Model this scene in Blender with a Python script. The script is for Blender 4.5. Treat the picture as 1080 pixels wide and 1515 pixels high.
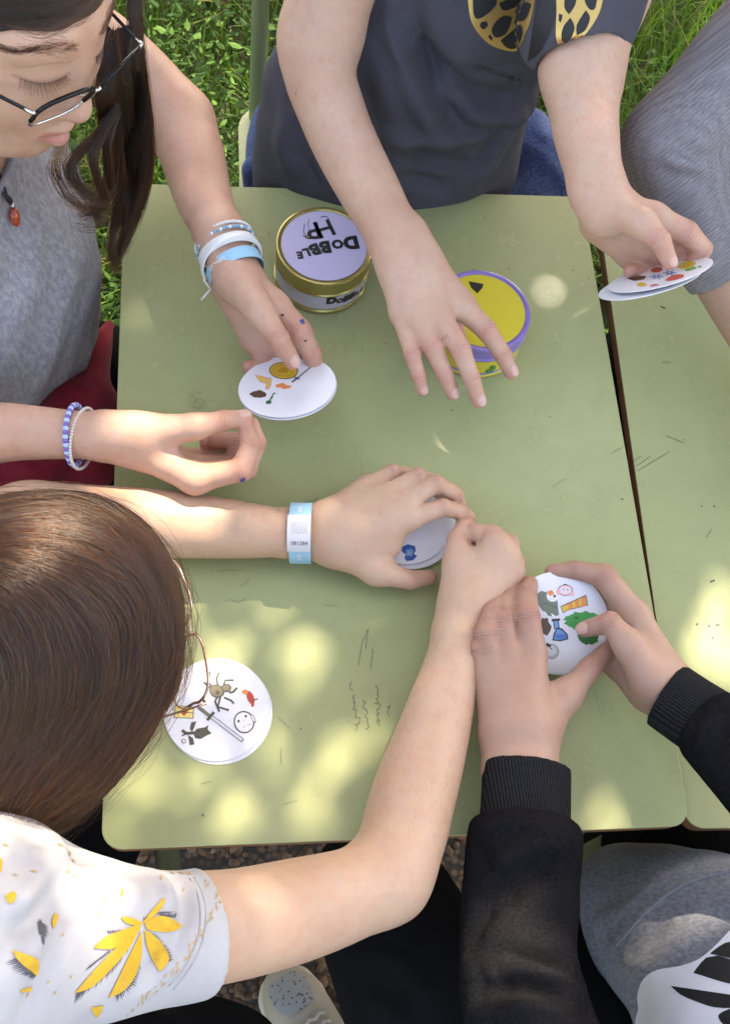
import bpy, bmesh, math, random
import numpy as np
import openvdb
from mathutils import Vector, Matrix
from mathutils.bvhtree import BVHTree

for o in list(bpy.data.objects): bpy.data.objects.remove(o)
SC = bpy.context.scene
COL = SC.collection
R = math.radians
random.seed(7); RNG = np.random.default_rng(7)

# ------------------------------------------------------------------ camera
TZ = 0.72                       # height of the desk tops above the ground
F_PX = 1732.4; IW, IH = 1080.0, 1515.0
CAM_LOC = Vector((-0.1562, -0.5112, TZ + 0.9953))
CAM_ROT = Matrix.Rotation(-0.0592, 3, 'Z') @ Matrix.Rotation(-0.1121, 3, 'Y') @ Matrix.Rotation(0.4438, 3, 'X')
cam_d = bpy.data.cameras.new('camera'); cam = bpy.data.objects.new('camera', cam_d); COL.objects.link(cam)
cam.matrix_world = Matrix.Translation(CAM_LOC) @ CAM_ROT.to_4x4()
cam_d.sensor_fit = 'VERTICAL'; cam_d.sensor_height = 36.0
cam_d.lens = F_PX / IH * 36.0
cam_d.clip_start = 0.02; cam_d.clip_end = 400.0
SC.camera = cam

# ------------------------------------------------------------------ sky, sun, exposure
SUN_EL, SUN_AZ = R(53), R(27)      # azimuth measured from +Y (far side of the desk) towards +X
SUN_DIR = Vector((math.sin(SUN_AZ) * math.cos(SUN_EL), math.cos(SUN_AZ) * math.cos(SUN_EL), math.sin(SUN_EL)))
w = bpy.data.worlds.new('World'); SC.world = w; w.use_nodes = True
nt = w.node_tree; nt.nodes.clear()
wo = nt.nodes.new('ShaderNodeOutputWorld'); bg = nt.nodes.new('ShaderNodeBackground'); sky = nt.nodes.new('ShaderNodeTexSky')
sky.sky_type = 'NISHITA'; sky.sun_disc = False; sky.sun_elevation = SUN_EL; sky.sun_rotation = SUN_AZ
sky.air_density = 1.0; sky.dust_density = 3.0; sky.ozone_density = 1.0
bg.inputs['Strength'].default_value = 0.15
nt.links.new(sky.outputs[0], bg.inputs[0]); nt.links.new(bg.outputs[0], wo.inputs[0])
sun_d = bpy.data.lights.new('sun', 'SUN'); sun = bpy.data.objects.new('sun', sun_d); COL.objects.link(sun)
sun_d.energy = 2.2; sun_d.angle = R(0.53); sun_d.color = (1.0, 0.97, 0.92)
sun.rotation_euler = (-SUN_DIR).to_track_quat('-Z', 'Y').to_euler(); sun.location = SUN_DIR * 12
SC.view_settings.view_transform = 'Standard'; SC.view_settings.look = 'None'
SC.view_settings.gamma = 1.0; SC.view_settings.use_curve_mapping = False
SC.view_settings.exposure = 2.58
SC.view_settings.use_white_balance = True; SC.view_settings.white_balance_temperature = 8400; SC.view_settings.white_balance_tint = 10
SC.render.engine = 'CYCLES'
SC.cycles.use_denoising = True
try: SC.cycles.denoiser = 'OPENIMAGEDENOISE'
except Exception: pass
SC.cycles.max_bounces = 8; SC.cycles.diffuse_bounces = 4; SC.cycles.transparent_max_bounces = 12
SC.cycles.caustics_reflective = False; SC.cycles.caustics_refractive = False
SC.cycles.use_adaptive_sampling = True; SC.cycles.adaptive_threshold = 0.015

# ------------------------------------------------------------------ placing helpers
def ray(px, py):
    return (CAM_ROT @ Vector(((px - IW / 2) / F_PX, -(py - IH / 2) / F_PX, -1.0)))
def P(px, py, h=0.0):
    """world point seen at photograph pixel (px, py), h metres above the desk top"""
    d = ray(px, py); t = (TZ + h - CAM_LOC.z) / d.z
    return CAM_LOC + d * t
def depth(p): return -((CAM_ROT.transposed() @ (Vector(p) - CAM_LOC)).z)
def J(px, py, h, r):
    p = P(px, py, h); return (np.array(p), r * depth(p) / F_PX)
def to_px(p):
    q = CAM_ROT.transposed() @ (Vector(p) - CAM_LOC)
    return (IW / 2 + F_PX * q.x / -q.z, IH / 2 - F_PX * q.y / -q.z)

# ------------------------------------------------------------------ object helpers
def link(o, parent=None):
    COL.objects.link(o)
    if parent is not None: o.parent = parent
    return o
def tag(o, label=None, cat=None, group=None, kind=None):
    if label: o['label'] = label
    if cat: o['category'] = cat
    if group: o['group'] = group
    if kind: o['kind'] = kind
    return o
def empty(name, loc=(0, 0, 0), label=None, cat=None, group=None):
    o = bpy.data.objects.new(name, None); o.location = loc; o.empty_display_size = 0.05
    COL.objects.link(o); return tag(o, label, cat, group)
def mesh_np(name, V, faces, mat=None, parent=None, smooth=True, attrs=None):
    """faces: (n,k) array or list; world coordinates; parents are un-transformed or handled by matrix_parent_inverse"""
    me = bpy.data.meshes.new(name)
    V = np.asarray(V, dtype=np.float32)
    if isinstance(faces, np.ndarray):
        n, k = faces.shape
        me.vertices.add(len(V)); me.vertices.foreach_set('co', V.ravel())
        me.loops.add(n * k); me.loops.foreach_set('vertex_index', faces.astype(np.int32).ravel())
        me.polygons.add(n); me.polygons.foreach_set('loop_start', np.arange(0, n * k, k, dtype=np.int32))
        me.update(calc_edges=True)
    else:
        me.from_pydata(V.tolist(), [], [list(f) for f in faces]); me.update()
    if smooth: me.polygons.foreach_set('use_smooth', np.ones(len(me.polygons), dtype=bool))
    if attrs:
        for an, av in attrs.items():
            a = me.attributes.new(an, 'FLOAT', 'POINT'); a.data.foreach_set('value', np.asarray(av, dtype=np.float32))
    if mat is not None: me.materials.append(mat)
    me.validate(); me.update()
    o = bpy.data.objects.new(name, me)
    link(o)
    if parent is not None: put_under(o, parent)
    return o
def world_loc(o):
    m = Matrix.Translation(o.location) @ o.rotation_euler.to_matrix().to_4x4()
    return (world_loc(o.parent) @ o.matrix_parent_inverse @ m) if o.parent else m
def put_under(o, parent):
    o.parent = parent; o.matrix_parent_inverse = world_loc(parent).inverted()
def frame(z, x):
    z = Vector(z).normalized(); x = Vector(x); x = (x - z * x.dot(z)).normalized(); y = z.cross(x)
    return Matrix((x, y, z)).transposed()

# ------------------------------------------------------------------ mesh builder
class MB:
    def __init__(s): s.v = []; s.f = []
    def add(s, v, f):
        b = len(s.v); s.v += [tuple(x) for x in v]; s.f += [tuple(b + i for i in q) for q in f]; return s
    def box(s, c, sz, M=None, bev=0.0):
        x, y, z = (a / 2 for a in sz); c = Vector(c)
        vs = [Vector((i * x, j * y, k * z)) for i in (-1, 1) for j in (-1, 1) for k in (-1, 1)]
        if M is not None: vs = [M @ a for a in vs]
        return s.add([a + c for a in vs], [(0, 1, 3, 2), (4, 6, 7, 5), (0, 4, 5, 1), (2, 3, 7, 6), (0, 2, 6, 4), (1, 5, 7, 3)])
    def tube(s, pts, r, n=8, cap=True, closed=False):
        pts = [Vector(p) for p in pts]; m = len(pts)
        rs = r if isinstance(r, (list, tuple, np.ndarray)) else [r] * m
        b = len(s.v); up = None
        for i, p in enumerate(pts):
            if closed: t = pts[(i + 1) % m] - pts[i - 1]
            else: t = pts[min(i + 1, m - 1)] - pts[max(i - 1, 0)]
            t.normalize()
            if up is None:
                up = Vector((0, 0, 1)) if abs(t.z) < 0.9 else Vector((1, 0, 0))
            x = (up - t * up.dot(t)).normalized(); up = x; y = t.cross(x)
            for k in range(n):
                a = 2 * math.pi * k / n; s.v.append(tuple(p + (x * math.cos(a) + y * math.sin(a)) * rs[i]))
        mm = m if closed else m - 1
        for i in range(mm):
            i2 = (i + 1) % m
            for k in range(n):
                k2 = (k + 1) % n
                s.f.append((b + i * n + k, b + i * n + k2, b + i2 * n + k2, b + i2 * n + k))
        if cap and not closed:
            s.f.append(tuple(b + k for k in range(n))[::-1]); s.f.append(tuple(b + (m - 1) * n + k for k in range(n)))
        return s
    def lathe(s, prof, n=48, c=(0, 0, 0)):
        b = len(s.v); m = len(prof)
        for (r, z) in prof:
            for k in range(n):
                a = 2 * math.pi * k / n; s.v.append((c[0] + r * math.cos(a), c[1] + r * math.sin(a), c[2] + z))
        for i in range(m - 1):
            for k in range(n):
                k2 = (k + 1) % n; s.f.append((b + i * n + k, b + i * n + k2, b + (i + 1) * n + k2, b + (i + 1) * n + k))
        return s
    def poly(s, pts2, z=0.0):
        b = len(s.v); s.v += [(x, y, z) for x, y in pts2]; s.f.append(tuple(range(b, b + len(pts2)))); return s
    def prism(s, pts2, z0, z1):
        n = len(pts2); b = len(s.v)
        s.v += [(x, y, z0) for x, y in pts2] + [(x, y, z1) for x, y in pts2]
        s.f.append(tuple(b + i for i in range(n))[::-1]); s.f.append(tuple(b + n + i for i in range(n)))
        for i in range(n):
            j = (i + 1) % n; s.f.append((b + i, b + j, b + n + j, b + n + i))
        return s
    def build(s, name, mat, parent=None, smooth=False, bevel=0.0, M=None, seg=2):
        me = bpy.data.meshes.new(name); me.from_pydata(s.v, [], s.f)
        bm = bmesh.new(); bm.from_mesh(me); bmesh.ops.recalc_face_normals(bm, faces=bm.faces)
        if bevel:
            ed = [e for e in bm.edges if len(e.link_faces) == 2 and e.calc_face_angle(0) > 0.5]
            bmesh.ops.bevel(bm, geom=ed, offset=bevel, segments=seg, affect='EDGES', profile=0.5)
        for f in bm.faces: f.smooth = smooth
        bm.to_mesh(me); bm.free()
        if mat is not None: me.materials.append(mat)
        o = bpy.data.objects.new(name, me); COL.objects.link(o)
        if M is not None: o.matrix_world = M; o.location = M.to_translation(); o.rotation_euler = M.to_euler()
        if parent is not None:
            o.parent = parent
            if M is None: o.matrix_parent_inverse = Matrix.Identity(4)
        return o
def autosmooth(o, ang=40):
    me = o.data; me.polygons.foreach_set('use_smooth', np.ones(len(me.polygons), dtype=bool))
    bm = bmesh.new(); bm.from_mesh(me)
    for e in bm.edges:
        if len(e.link_faces) == 2 and e.calc_face_angle(0) > R(ang): e.smooth = False
    bm.to_mesh(me); bm.free(); return o

# ------------------------------------------------------------------ signed distance modelling (bodies and cloth)
class Cone:
    def __init__(s, a, b, ra, rb, n=None, fl=1.0):
        s.a = np.array(a, float); s.b = np.array(b, float); s.ra = ra; s.rb = rb; s.ba = s.b - s.a; s.L2 = float(s.ba @ s.ba) + 1e-12
        s.n = None; s.fl = fl; s.fast = abs(ra - rb) < .10 * math.sqrt(s.L2); s.a32 = s.a.astype(np.float32); s.ba32 = s.ba.astype(np.float32)
        if n is not None:
            n = np.array(n, float); n = n - s.ba * (n @ s.ba) / s.L2; s.n = n / (np.linalg.norm(n) + 1e-9)
        s.lo = np.minimum(s.a, s.b) - max(ra, rb); s.hi = np.maximum(s.a, s.b) + max(ra, rb)
    def d(s, p):
        pa = p - (s.a32 if p.dtype == np.float32 else s.a)
        if s.n is None and s.fast:
            h = np.clip(pa @ (s.ba32 / np.float32(s.L2)), 0, 1); pa = pa - h[:, None] * s.ba32
            return np.sqrt(np.einsum('ij,ij->i', pa, pa)) - (np.float32(s.ra) + np.float32(s.rb - s.ra) * h)
        if s.n is None:
            y = pa @ s.ba; l2 = s.L2; rr = s.ra - s.rb; a2 = l2 - rr * rr
            if a2 <= 0: return np.sqrt((pa * pa).sum(1)) - s.ra if s.ra > s.rb else np.sqrt(((p - s.b) ** 2).sum(1)) - s.rb
            x2 = np.maximum((pa * pa).sum(1) * l2 - y * y, 0.0) * l2; z = y - l2
            y2 = y * y * l2; z2 = z * z * l2; k = np.sign(rr) * rr * rr * x2
            d = (np.sqrt(x2 * a2 / l2) + y * rr) / l2 - s.ra
            c1 = np.sign(z) * a2 * z2 > k; c2 = np.sign(y) * a2 * y2 < k
            d = np.where(c1, np.sqrt(x2 + z2) / l2 - s.rb, np.where(c2, np.sqrt(x2 + y2) / l2 - s.ra, d))
            return d
        h = np.clip(pa @ s.ba / s.L2, 0, 1); q = pa - h[:, None] * s.ba; r = s.ra + (s.rb - s.ra) * h
        c = q @ s.n; t2 = np.maximum((q * q).sum(1) - c * c, 0)
        return (np.sqrt(t2 + (c / s.fl) ** 2) - r) * (0.5 + 0.5 * s.fl)
class Ell:
    def __init__(s, c, M, r):
        s.c = np.array(c, float); s.M = np.array(M, float); s.r = np.array(r, float)      # M columns are the axes
        m = s.r.max(); s.lo = s.c - m; s.hi = s.c + m
    def d(s, p):
        q = (p - s.c) @ s.M; k0 = np.sqrt(((q / s.r) ** 2).sum(1)); k1 = np.sqrt(((q / s.r ** 2) ** 2).sum(1)) + 1e-9
        return np.where(k0 < 0.3, k0 * s.r.min() - s.r.min(), k0 * (k0 - 1) / k1)
class Half:      # keep the side opposite to n
    def __init__(s, c, n):
        n = np.array(n, float); s.c = np.array(c, float); s.n = n / np.linalg.norm(n); s.lo = s.hi = None
    def d(s, p): return (p - s.c) @ s.n
def smin(a, b, k):
    if k <= 0: return np.minimum(a, b)
    h = np.maximum(k - np.abs(a - b), 0) / k
    return np.minimum(a, b) - h * h * k * 0.25
def smax(a, b, k): return -smin(-a, -b, k)
def spline(pts, step=0.008):
    """pts: [(xyz, r), ...] -> densely sampled smooth centre line with radii (Catmull-Rom, limited tangents)"""
    X = np.array([np.r_[p, r] for p, r in pts], float); n = len(X)
    if n < 3: return pts
    D = np.linalg.norm(np.diff(X[:, :3], axis=0), axis=1) + 1e-9
    T = np.zeros_like(X)
    for i in range(n):
        if i == 0: T[i] = (X[1] - X[0]) / D[0]
        elif i == n - 1: T[i] = (X[-1] - X[-2]) / D[-1]
        else: T[i] = ((X[i] - X[i - 1]) / D[i - 1] * D[i] + (X[i + 1] - X[i]) / D[i] * D[i - 1]) / (D[i] + D[i - 1])
    out = []
    for i in range(n - 1):
        m = max(2, int(D[i] / max(step, .30 * min(X[i, 3], X[i + 1, 3]))))
        for q in range(m + (i == n - 2)):
            t = q / m; t2, t3 = t * t, t ** 3
            v = (2 * t3 - 3 * t2 + 1) * X[i] + (t3 - 2 * t2 + t) * T[i] * D[i] + (3 * t2 - 2 * t3) * X[i + 1] + (t3 - t2) * T[i + 1] * D[i]
            out.append((v[:3], v[3]))
    return out
class Model:
    """base tubes and ellipsoids blend with each other; chains (fingers) blend with the base but never with each other"""
    def __init__(s): s.base = []; s.chains = []; s.subs = []; s.cuts = []; s.post = None; s.extra = []
    def tube(s, pts, k=0.012, n=None, fl=1.0, step=0.005):
        q = spline(pts, step); s.base.append(([Cone(a, b, ra, rb, n, fl) for (a, ra), (b, rb) in zip(q[:-1], q[1:])], k)); return s
    def ell(s, c, M, r, k=0.01): s.base.append(([Ell(c, M, r)], k)); return s
    def cone(s, a, b, ra, rb, k=0.01): s.base.append(([Cone(a, b, ra, rb)], k)); return s
    def chain(s, pts, k=0.007):
        s.chains.append(([Cone(a, b, ra, rb) for (a, ra), (b, rb) in zip(pts[:-1], pts[1:])], k)); return s
    def sub(s, prim, k=0.004): s.subs.append((prim, k)); return s
    def cut(s, prim, k=0.0): s.cuts.append((prim, k)); return s
    def eval(s, p, base=None, chains=None):
        base = s.base if base is None else base; chains = s.chains if chains is None else chains
        d = np.full(len(p), 1.0, p.dtype)
        for prs, k in base:
            c = prs[0].d(p)
            for pr in prs[1:]: c = np.minimum(c, pr.d(p))
            d = smin(d, c, k)
        out = d
        for ch, k in chains:
            c = np.full(len(p), 1.0, p.dtype)
            for pr in ch: c = smin(c, pr.d(p), 0.0025)
            out = np.minimum(out, smin(d, c, k))
        for pr, k in s.subs: out = smax(out, -pr.d(p), k)
        for pr, k in s.cuts: out = smax(out, pr.d(p), k)
        if s.post is not None: out = s.post(p, out)
        return out
    def mesh(s, vox, pad=0.012):
        prs = [q for b in s.base for q in b[0]] + [q for ch in s.chains for q in ch[0]]
        lo = np.min([q.lo for q in prs], 0) - pad; hi = np.max([q.hi for q in prs], 0) + pad
        B = 16; bs = B * vox; nb = np.ceil((hi - lo) / bs).astype(int)
        grid = openvdb.FloatGrid(1.0)
        gi = np.arange(B) * vox
        loc = np.stack(np.meshgrid(gi, gi, gi, indexing='ij'), -1).reshape(-1, 3)
        ci = np.stack(np.meshgrid(*[np.arange(n) for n in nb], indexing='ij'), -1).reshape(-1, 3)
        cc = lo + (ci + 0.5) * bs; Rb = bs * 0.87 + 0.004
        touch = np.zeros(len(cc), bool)
        for q in prs: touch |= ((cc > q.lo - Rb - .016) & (cc < q.hi + Rb + .016)).all(1)
        ci = ci[touch]; cc = cc[touch]
        DB = [np.stack([q.d(cc) for q in b[0]]) for b in s.base]; DCh = [np.stack([q.d(cc) for q in c[0]]) for c in s.chains]
        dmin = np.min([a.min(0) for a in DB + DCh], 0)
        near = dmin < Rb + 0.014
        deep = dmin < -Rb * 1.6 - 0.03
        ev = near & ~deep
        if s.cuts or s.post: ev = near
        for i in np.nonzero(near & ~ev)[0]:
            a = ci[i] * B; grid.fill(tuple(int(x) for x in a), tuple(int(x) for x in a + B - 1), -1.0, False)
        tol = Rb * 1.25 + 0.006
        for i in np.nonzero(ev)[0]:
            base = []
            for (b, k), D in zip(s.base, DB):
                keep = np.nonzero(D[:, i] < tol + k)[0]
                if len(keep): base.append(([b[q] for q in keep], k))
            ch = []
            for (c, k), D in zip(s.chains, DCh):
                if D[:, i].min() < tol + k: ch.append((c, k))
            if not base and not ch: continue
            v = s.eval((loc + (lo + ci[i] * bs)).astype(np.float32), base, ch).astype(np.float32)
            grid.copyFromArray(v.reshape(B, B, B) / vox, ijk=tuple(int(x) for x in ci[i] * B))
        pts, quads = grid.convertToQuads(0.0)
        return lo + pts.astype(np.float64) * vox, quads
def relax(V, Q, it=2, f=0.5):
    A = np.concatenate([Q[:, 0], Q[:, 1], Q[:, 2], Q[:, 3]]); B = np.concatenate([Q[:, 1], Q[:, 2], Q[:, 3], Q[:, 0]]); n = len(V)
    I = np.concatenate([A, B]); K = np.concatenate([B, A]); cnt = np.maximum(np.bincount(I, minlength=n), 1)
    for _ in range(it):
        V = V + f * (np.stack([np.bincount(I, weights=V[K, c], minlength=n) for c in range(3)], 1) / cnt[:, None] - V)
    return V
# ------------------------------------------------------------------ materials
def mat(name, col=(.5, .5, .5), rough=.5, metal=0.0, spec=.5, sss=0.0, coat=0.0, trans=0.0):
    m = bpy.data.materials.new(name); m.use_nodes = True; b = m.node_tree.nodes['Principled BSDF']
    b.inputs['Base Color'].default_value = (*col, 1); b.inputs['Roughness'].default_value = rough; b.inputs['Metallic'].default_value = metal
    b.inputs['Specular IOR Level'].default_value = spec; b.inputs['Coat Weight'].default_value = coat
    b.inputs['Transmission Weight'].default_value = trans
    if sss:
        b.inputs['Subsurface Weight'].default_value = sss; b.inputs['Subsurface Radius'].default_value = (1.0, .35, .2); b.inputs['Subsurface Scale'].default_value = .004
    return m
class NT:
    def __init__(s, m): s.t = m.node_tree; s.b = s.t.nodes['Principled BSDF']; s.out = s.t.nodes['Material Output']
    def n(s, kind, **kw):
        nd = s.t.nodes.new('ShaderNode' + kind)
        for k, v in kw.items():
            if k.startswith('i_'): nd.inputs[k[2:].replace('_', ' ')].default_value = v
            elif k.startswith('p'): nd.inputs[int(k[1:])].default_value = v
            else: setattr(nd, k, v)
        return nd
    def l(s, a, b): s.t.links.new(a, b)
    def co(s, scale=1.0, kind='Object'):
        tc = s.n('TexCoord'); mp = s.n('Mapping'); mp.inputs['Scale'].default_value = (scale,) * 3 if not isinstance(scale, tuple) else scale
        s.l(tc.outputs[kind], mp.inputs[0]); return mp.outputs[0]
    def noise(s, scale, detail=4, rough=.55, co=None, dist=0.0):
        nd = s.n('TexNoise'); nd.inputs['Scale'].default_value = scale; nd.inputs['Detail'].default_value = detail; nd.inputs['Roughness'].default_value = rough
        nd.inputs['Distortion'].default_value = dist
        if co is not None: s.l(co, nd.inputs['Vector'])
        return nd.outputs[0]
    def ramp(s, fac, stops):
        r = s.n('ValToRGB'); el = r.color_ramp.elements
        while len(el) < len(stops): el.new(.5)
        for e, (p, c) in zip(el, stops): e.position = p; e.color = (*c, 1) if len(c) == 3 else c
        s.l(fac, r.inputs[0]); return r.outputs[0]
    def mix(s, fac, a, b, mode='MIX'):
        m = s.n('Mix', data_type='RGBA', blend_type=mode)
        for inp, v in ((m.inputs[0], fac), (m.inputs[6], a), (m.inputs[7], b)):
            if isinstance(v, (int, float)): inp.default_value = v
            elif isinstance(v, tuple): inp.default_value = (*v, 1)
            else: s.l(v, inp)
        return m.outputs[2]
    def math(s, op, a, b=0.0, c=None):
        m = s.n('Math', operation=op)
        for i, v in enumerate((a, b) if c is None else (a, b, c)):
            if isinstance(v, (int, float)): m.inputs[i].default_value = v
            else: s.l(v, m.inputs[i])
        return m.outputs[0]
    def bump(s, h, strength=.3, dist=.001, prev=None):
        b = s.n('Bump'); b.inputs['Strength'].default_value = strength; b.inputs['Distance'].default_value = dist
        s.l(h, b.inputs['Height'])
        if prev is not None: s.l(prev, b.inputs['Normal'])
        return b.outputs[0]
    def attr(s, name): a = s.n('Attribute'); a.attribute_name = name; return a.outputs['Fac']
    def color(s, o): s.l(o, s.b.inputs['Base Color'])
    def normal(s, o): s.l(o, s.b.inputs['Normal'])
    def rough(s, o): s.l(o, s.b.inputs['Roughness'])

def laminate():
    m = mat('green_laminate', (.30, .34, .19), .34, spec=.45); t = NT(m); c = t.co(1)
    a = t.noise(3.5, 3, .5, c); f = t.noise(38, 5, .65, c); g = t.noise(420, 2, .5, c)
    col = t.mix(t.ramp(a, [(.35, (0, 0, 0)), (.7, (1, 1, 1))]), (.325, .352, .172), (.368, .392, .200))
    col = t.mix(t.math('MULTIPLY', t.ramp(f, [(.46, (0, 0, 0)), (.80, (1, 1, 1))]), .42), col, (.278, .292, .145))
    # small dark specks, scuffs and hairline scratches
    v = t.n('TexVoronoi', feature='F1'); v.inputs['Scale'].default_value = 26; t.l(c, v.inputs['Vector'])
    sp = t.ramp(v.outputs['Distance'], [(.0, (1, 1, 1)), (.018, (1, 1, 1)), (.03, (0, 0, 0))])
    gate = t.ramp(t.noise(9, 2, .5, c), [(.50, (0, 0, 0)), (.54, (1, 1, 1))])
    col = t.mix(t.math('MULTIPLY', t.math('MULTIPLY', sp, gate), .75), col, (.06, .065, .04))
    sc = t.noise(2.4, 1, .5, t.co((60, 4, 1)), 1.5); scr = t.ramp(sc, [(.492, (0, 0, 0)), (.5, (1, 1, 1)), (.508, (0, 0, 0))])
    gate2 = t.ramp(t.noise(5, 2, .5, c), [(.58, (0, 0, 0)), (.62, (1, 1, 1))])
    col = t.mix(t.math('MULTIPLY', t.math('MULTIPLY', scr, gate2), .45), col, (.12, .13, .07))
    t.color(col)
    t.rough(t.math('MULTIPLY_ADD', f, .10, .21))
    t.normal(t.bump(t.noise(7, 3, .5, c), .12, .002, t.bump(g, .06, .0004)))
    return m
def wood_edge():
    m = mat('board_edge', (.20, .10, .045), .6); t = NT(m); c = t.co((6, 6, 160))
    t.color(t.ramp(t.noise(2.0, 4, .6, c), [(.3, (.14, .06, .025)), (.55, (.30, .145, .06)), (.75, (.42, .23, .11))])); return m
def concrete():
    m = mat('pebble_concrete', (.10, .075, .055), .85); t = NT(m); c = t.co(1)
    v = t.n('TexVoronoi'); v.inputs['Scale'].default_value = 85; t.l(c, v.inputs['Vector'])
    col = t.mix(t.ramp(v.outputs['Distance'], [(.25, (0, 0, 0)), (.55, (1, 1, 1))]), t.ramp(t.noise(30, 4, .6, c), [(.3, (.12, .070, .042)), (.7, (.22, .14, .09))]), (.05, .035, .026))
    t.color(col); t.normal(t.bump(v.outputs['Distance'], .6, -.006)); return m
def soil():
    m = mat('soil', (.05, .05, .025), .95); t = NT(m); c = t.co(1)
    t.color(t.ramp(t.noise(18, 6, .7, c), [(.3, (.030, .035, .012)), (.55, (.055, .06, .025)), (.8, (.11, .085, .05))])); return m
def rnd_col(name, stops, rough=.5, trans=0.0):
    """leaf / blade material: colour from the vertex attribute 'rnd'"""
    m = mat(name, stops[0][1], rough, spec=.25); t = NT(m); col = t.ramp(t.attr('rnd'), stops); t.color(col)
    if trans:
        tr = t.n('BsdfTranslucent'); mx = t.n('MixShader'); mx.inputs[0].default_value = trans
        t.l(t.mix(1.0, col, (1.0, 1.0, .45), 'MULTIPLY'), tr.inputs[0]); t.l(t.b.outputs[0], mx.inputs[1]); t.l(tr.outputs[0], mx.inputs[2]); t.l(mx.outputs[0], t.out.inputs[0])
    return m
LAM = laminate(); EDGE = wood_edge()
GREENM = mat('green_painted_steel', (.17, .21, .10), .4, spec=.5)

# ------------------------------------------------------------------ ground
b = MB(); b.box((0, 0, -.05), (160, 160, .1)); g = b.build('ground', soil()); tag(g, kind='structure')
b = MB(); b.prism([(-6, -6), (6, -6), (6, .42), (-.1, .40), (-.55, .30), (-6, .28)], .001, .018); g = b.build('pavement', concrete()); tag(g, kind='structure')

def scatter_pebbles():
    n = 9000; x = RNG.uniform(-.75, .85, n); y = RNG.uniform(-.95, .30, n)
    ico = bmesh.new(); bmesh.ops.create_icosphere(ico, subdivisions=1, radius=1.0)
    iv = np.array([v.co[:] for v in ico.verts]); fi = np.array([[v.index for v in f.verts] for f in ico.faces]); ico.free()
    s = RNG.uniform(.0035, .0085, n); el = RNG.uniform(.7, 1.35, n); rz = RNG.uniform(0, 6.28, n); fl = RNG.uniform(.45, .7, n)
    V = iv[None] * (s[:, None] * np.ones(3))[:, None, :]; V = V * np.stack([el, 1 / el, fl], 1)[:, None, :]
    V *= RNG.uniform(.82, 1.18, (n, len(iv), 1))
    c, sn = np.cos(rz)[:, None], np.sin(rz)[:, None]; X = V[..., 0] * c - V[..., 1] * sn; Y = V[..., 0] * sn + V[..., 1] * c
    V = np.stack([X + x[:, None], Y + y[:, None], V[..., 2] + .0185], -1).reshape(-1, 3)
    Fa = (fi[None] + (np.arange(n) * len(iv))[:, None, None]).reshape(-1, 3)
    m = rnd_col('pebble_stone', [(.0, (.08, .040, .022)), (.3, (.15, .080, .045)), (.6, (.22, .130, .075)), (.85, (.11, .068, .043)), (1, (.32, .22, .14))], .6)
    o = mesh_np('pebbles', V, Fa, m, None, True, {'rnd': np.repeat(RNG.random(n), len(iv))})
    tag(o, 'brown rounded pebbles set in the paving under the desk', 'pebbles', kind='stuff')
scatter_pebbles()

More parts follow.
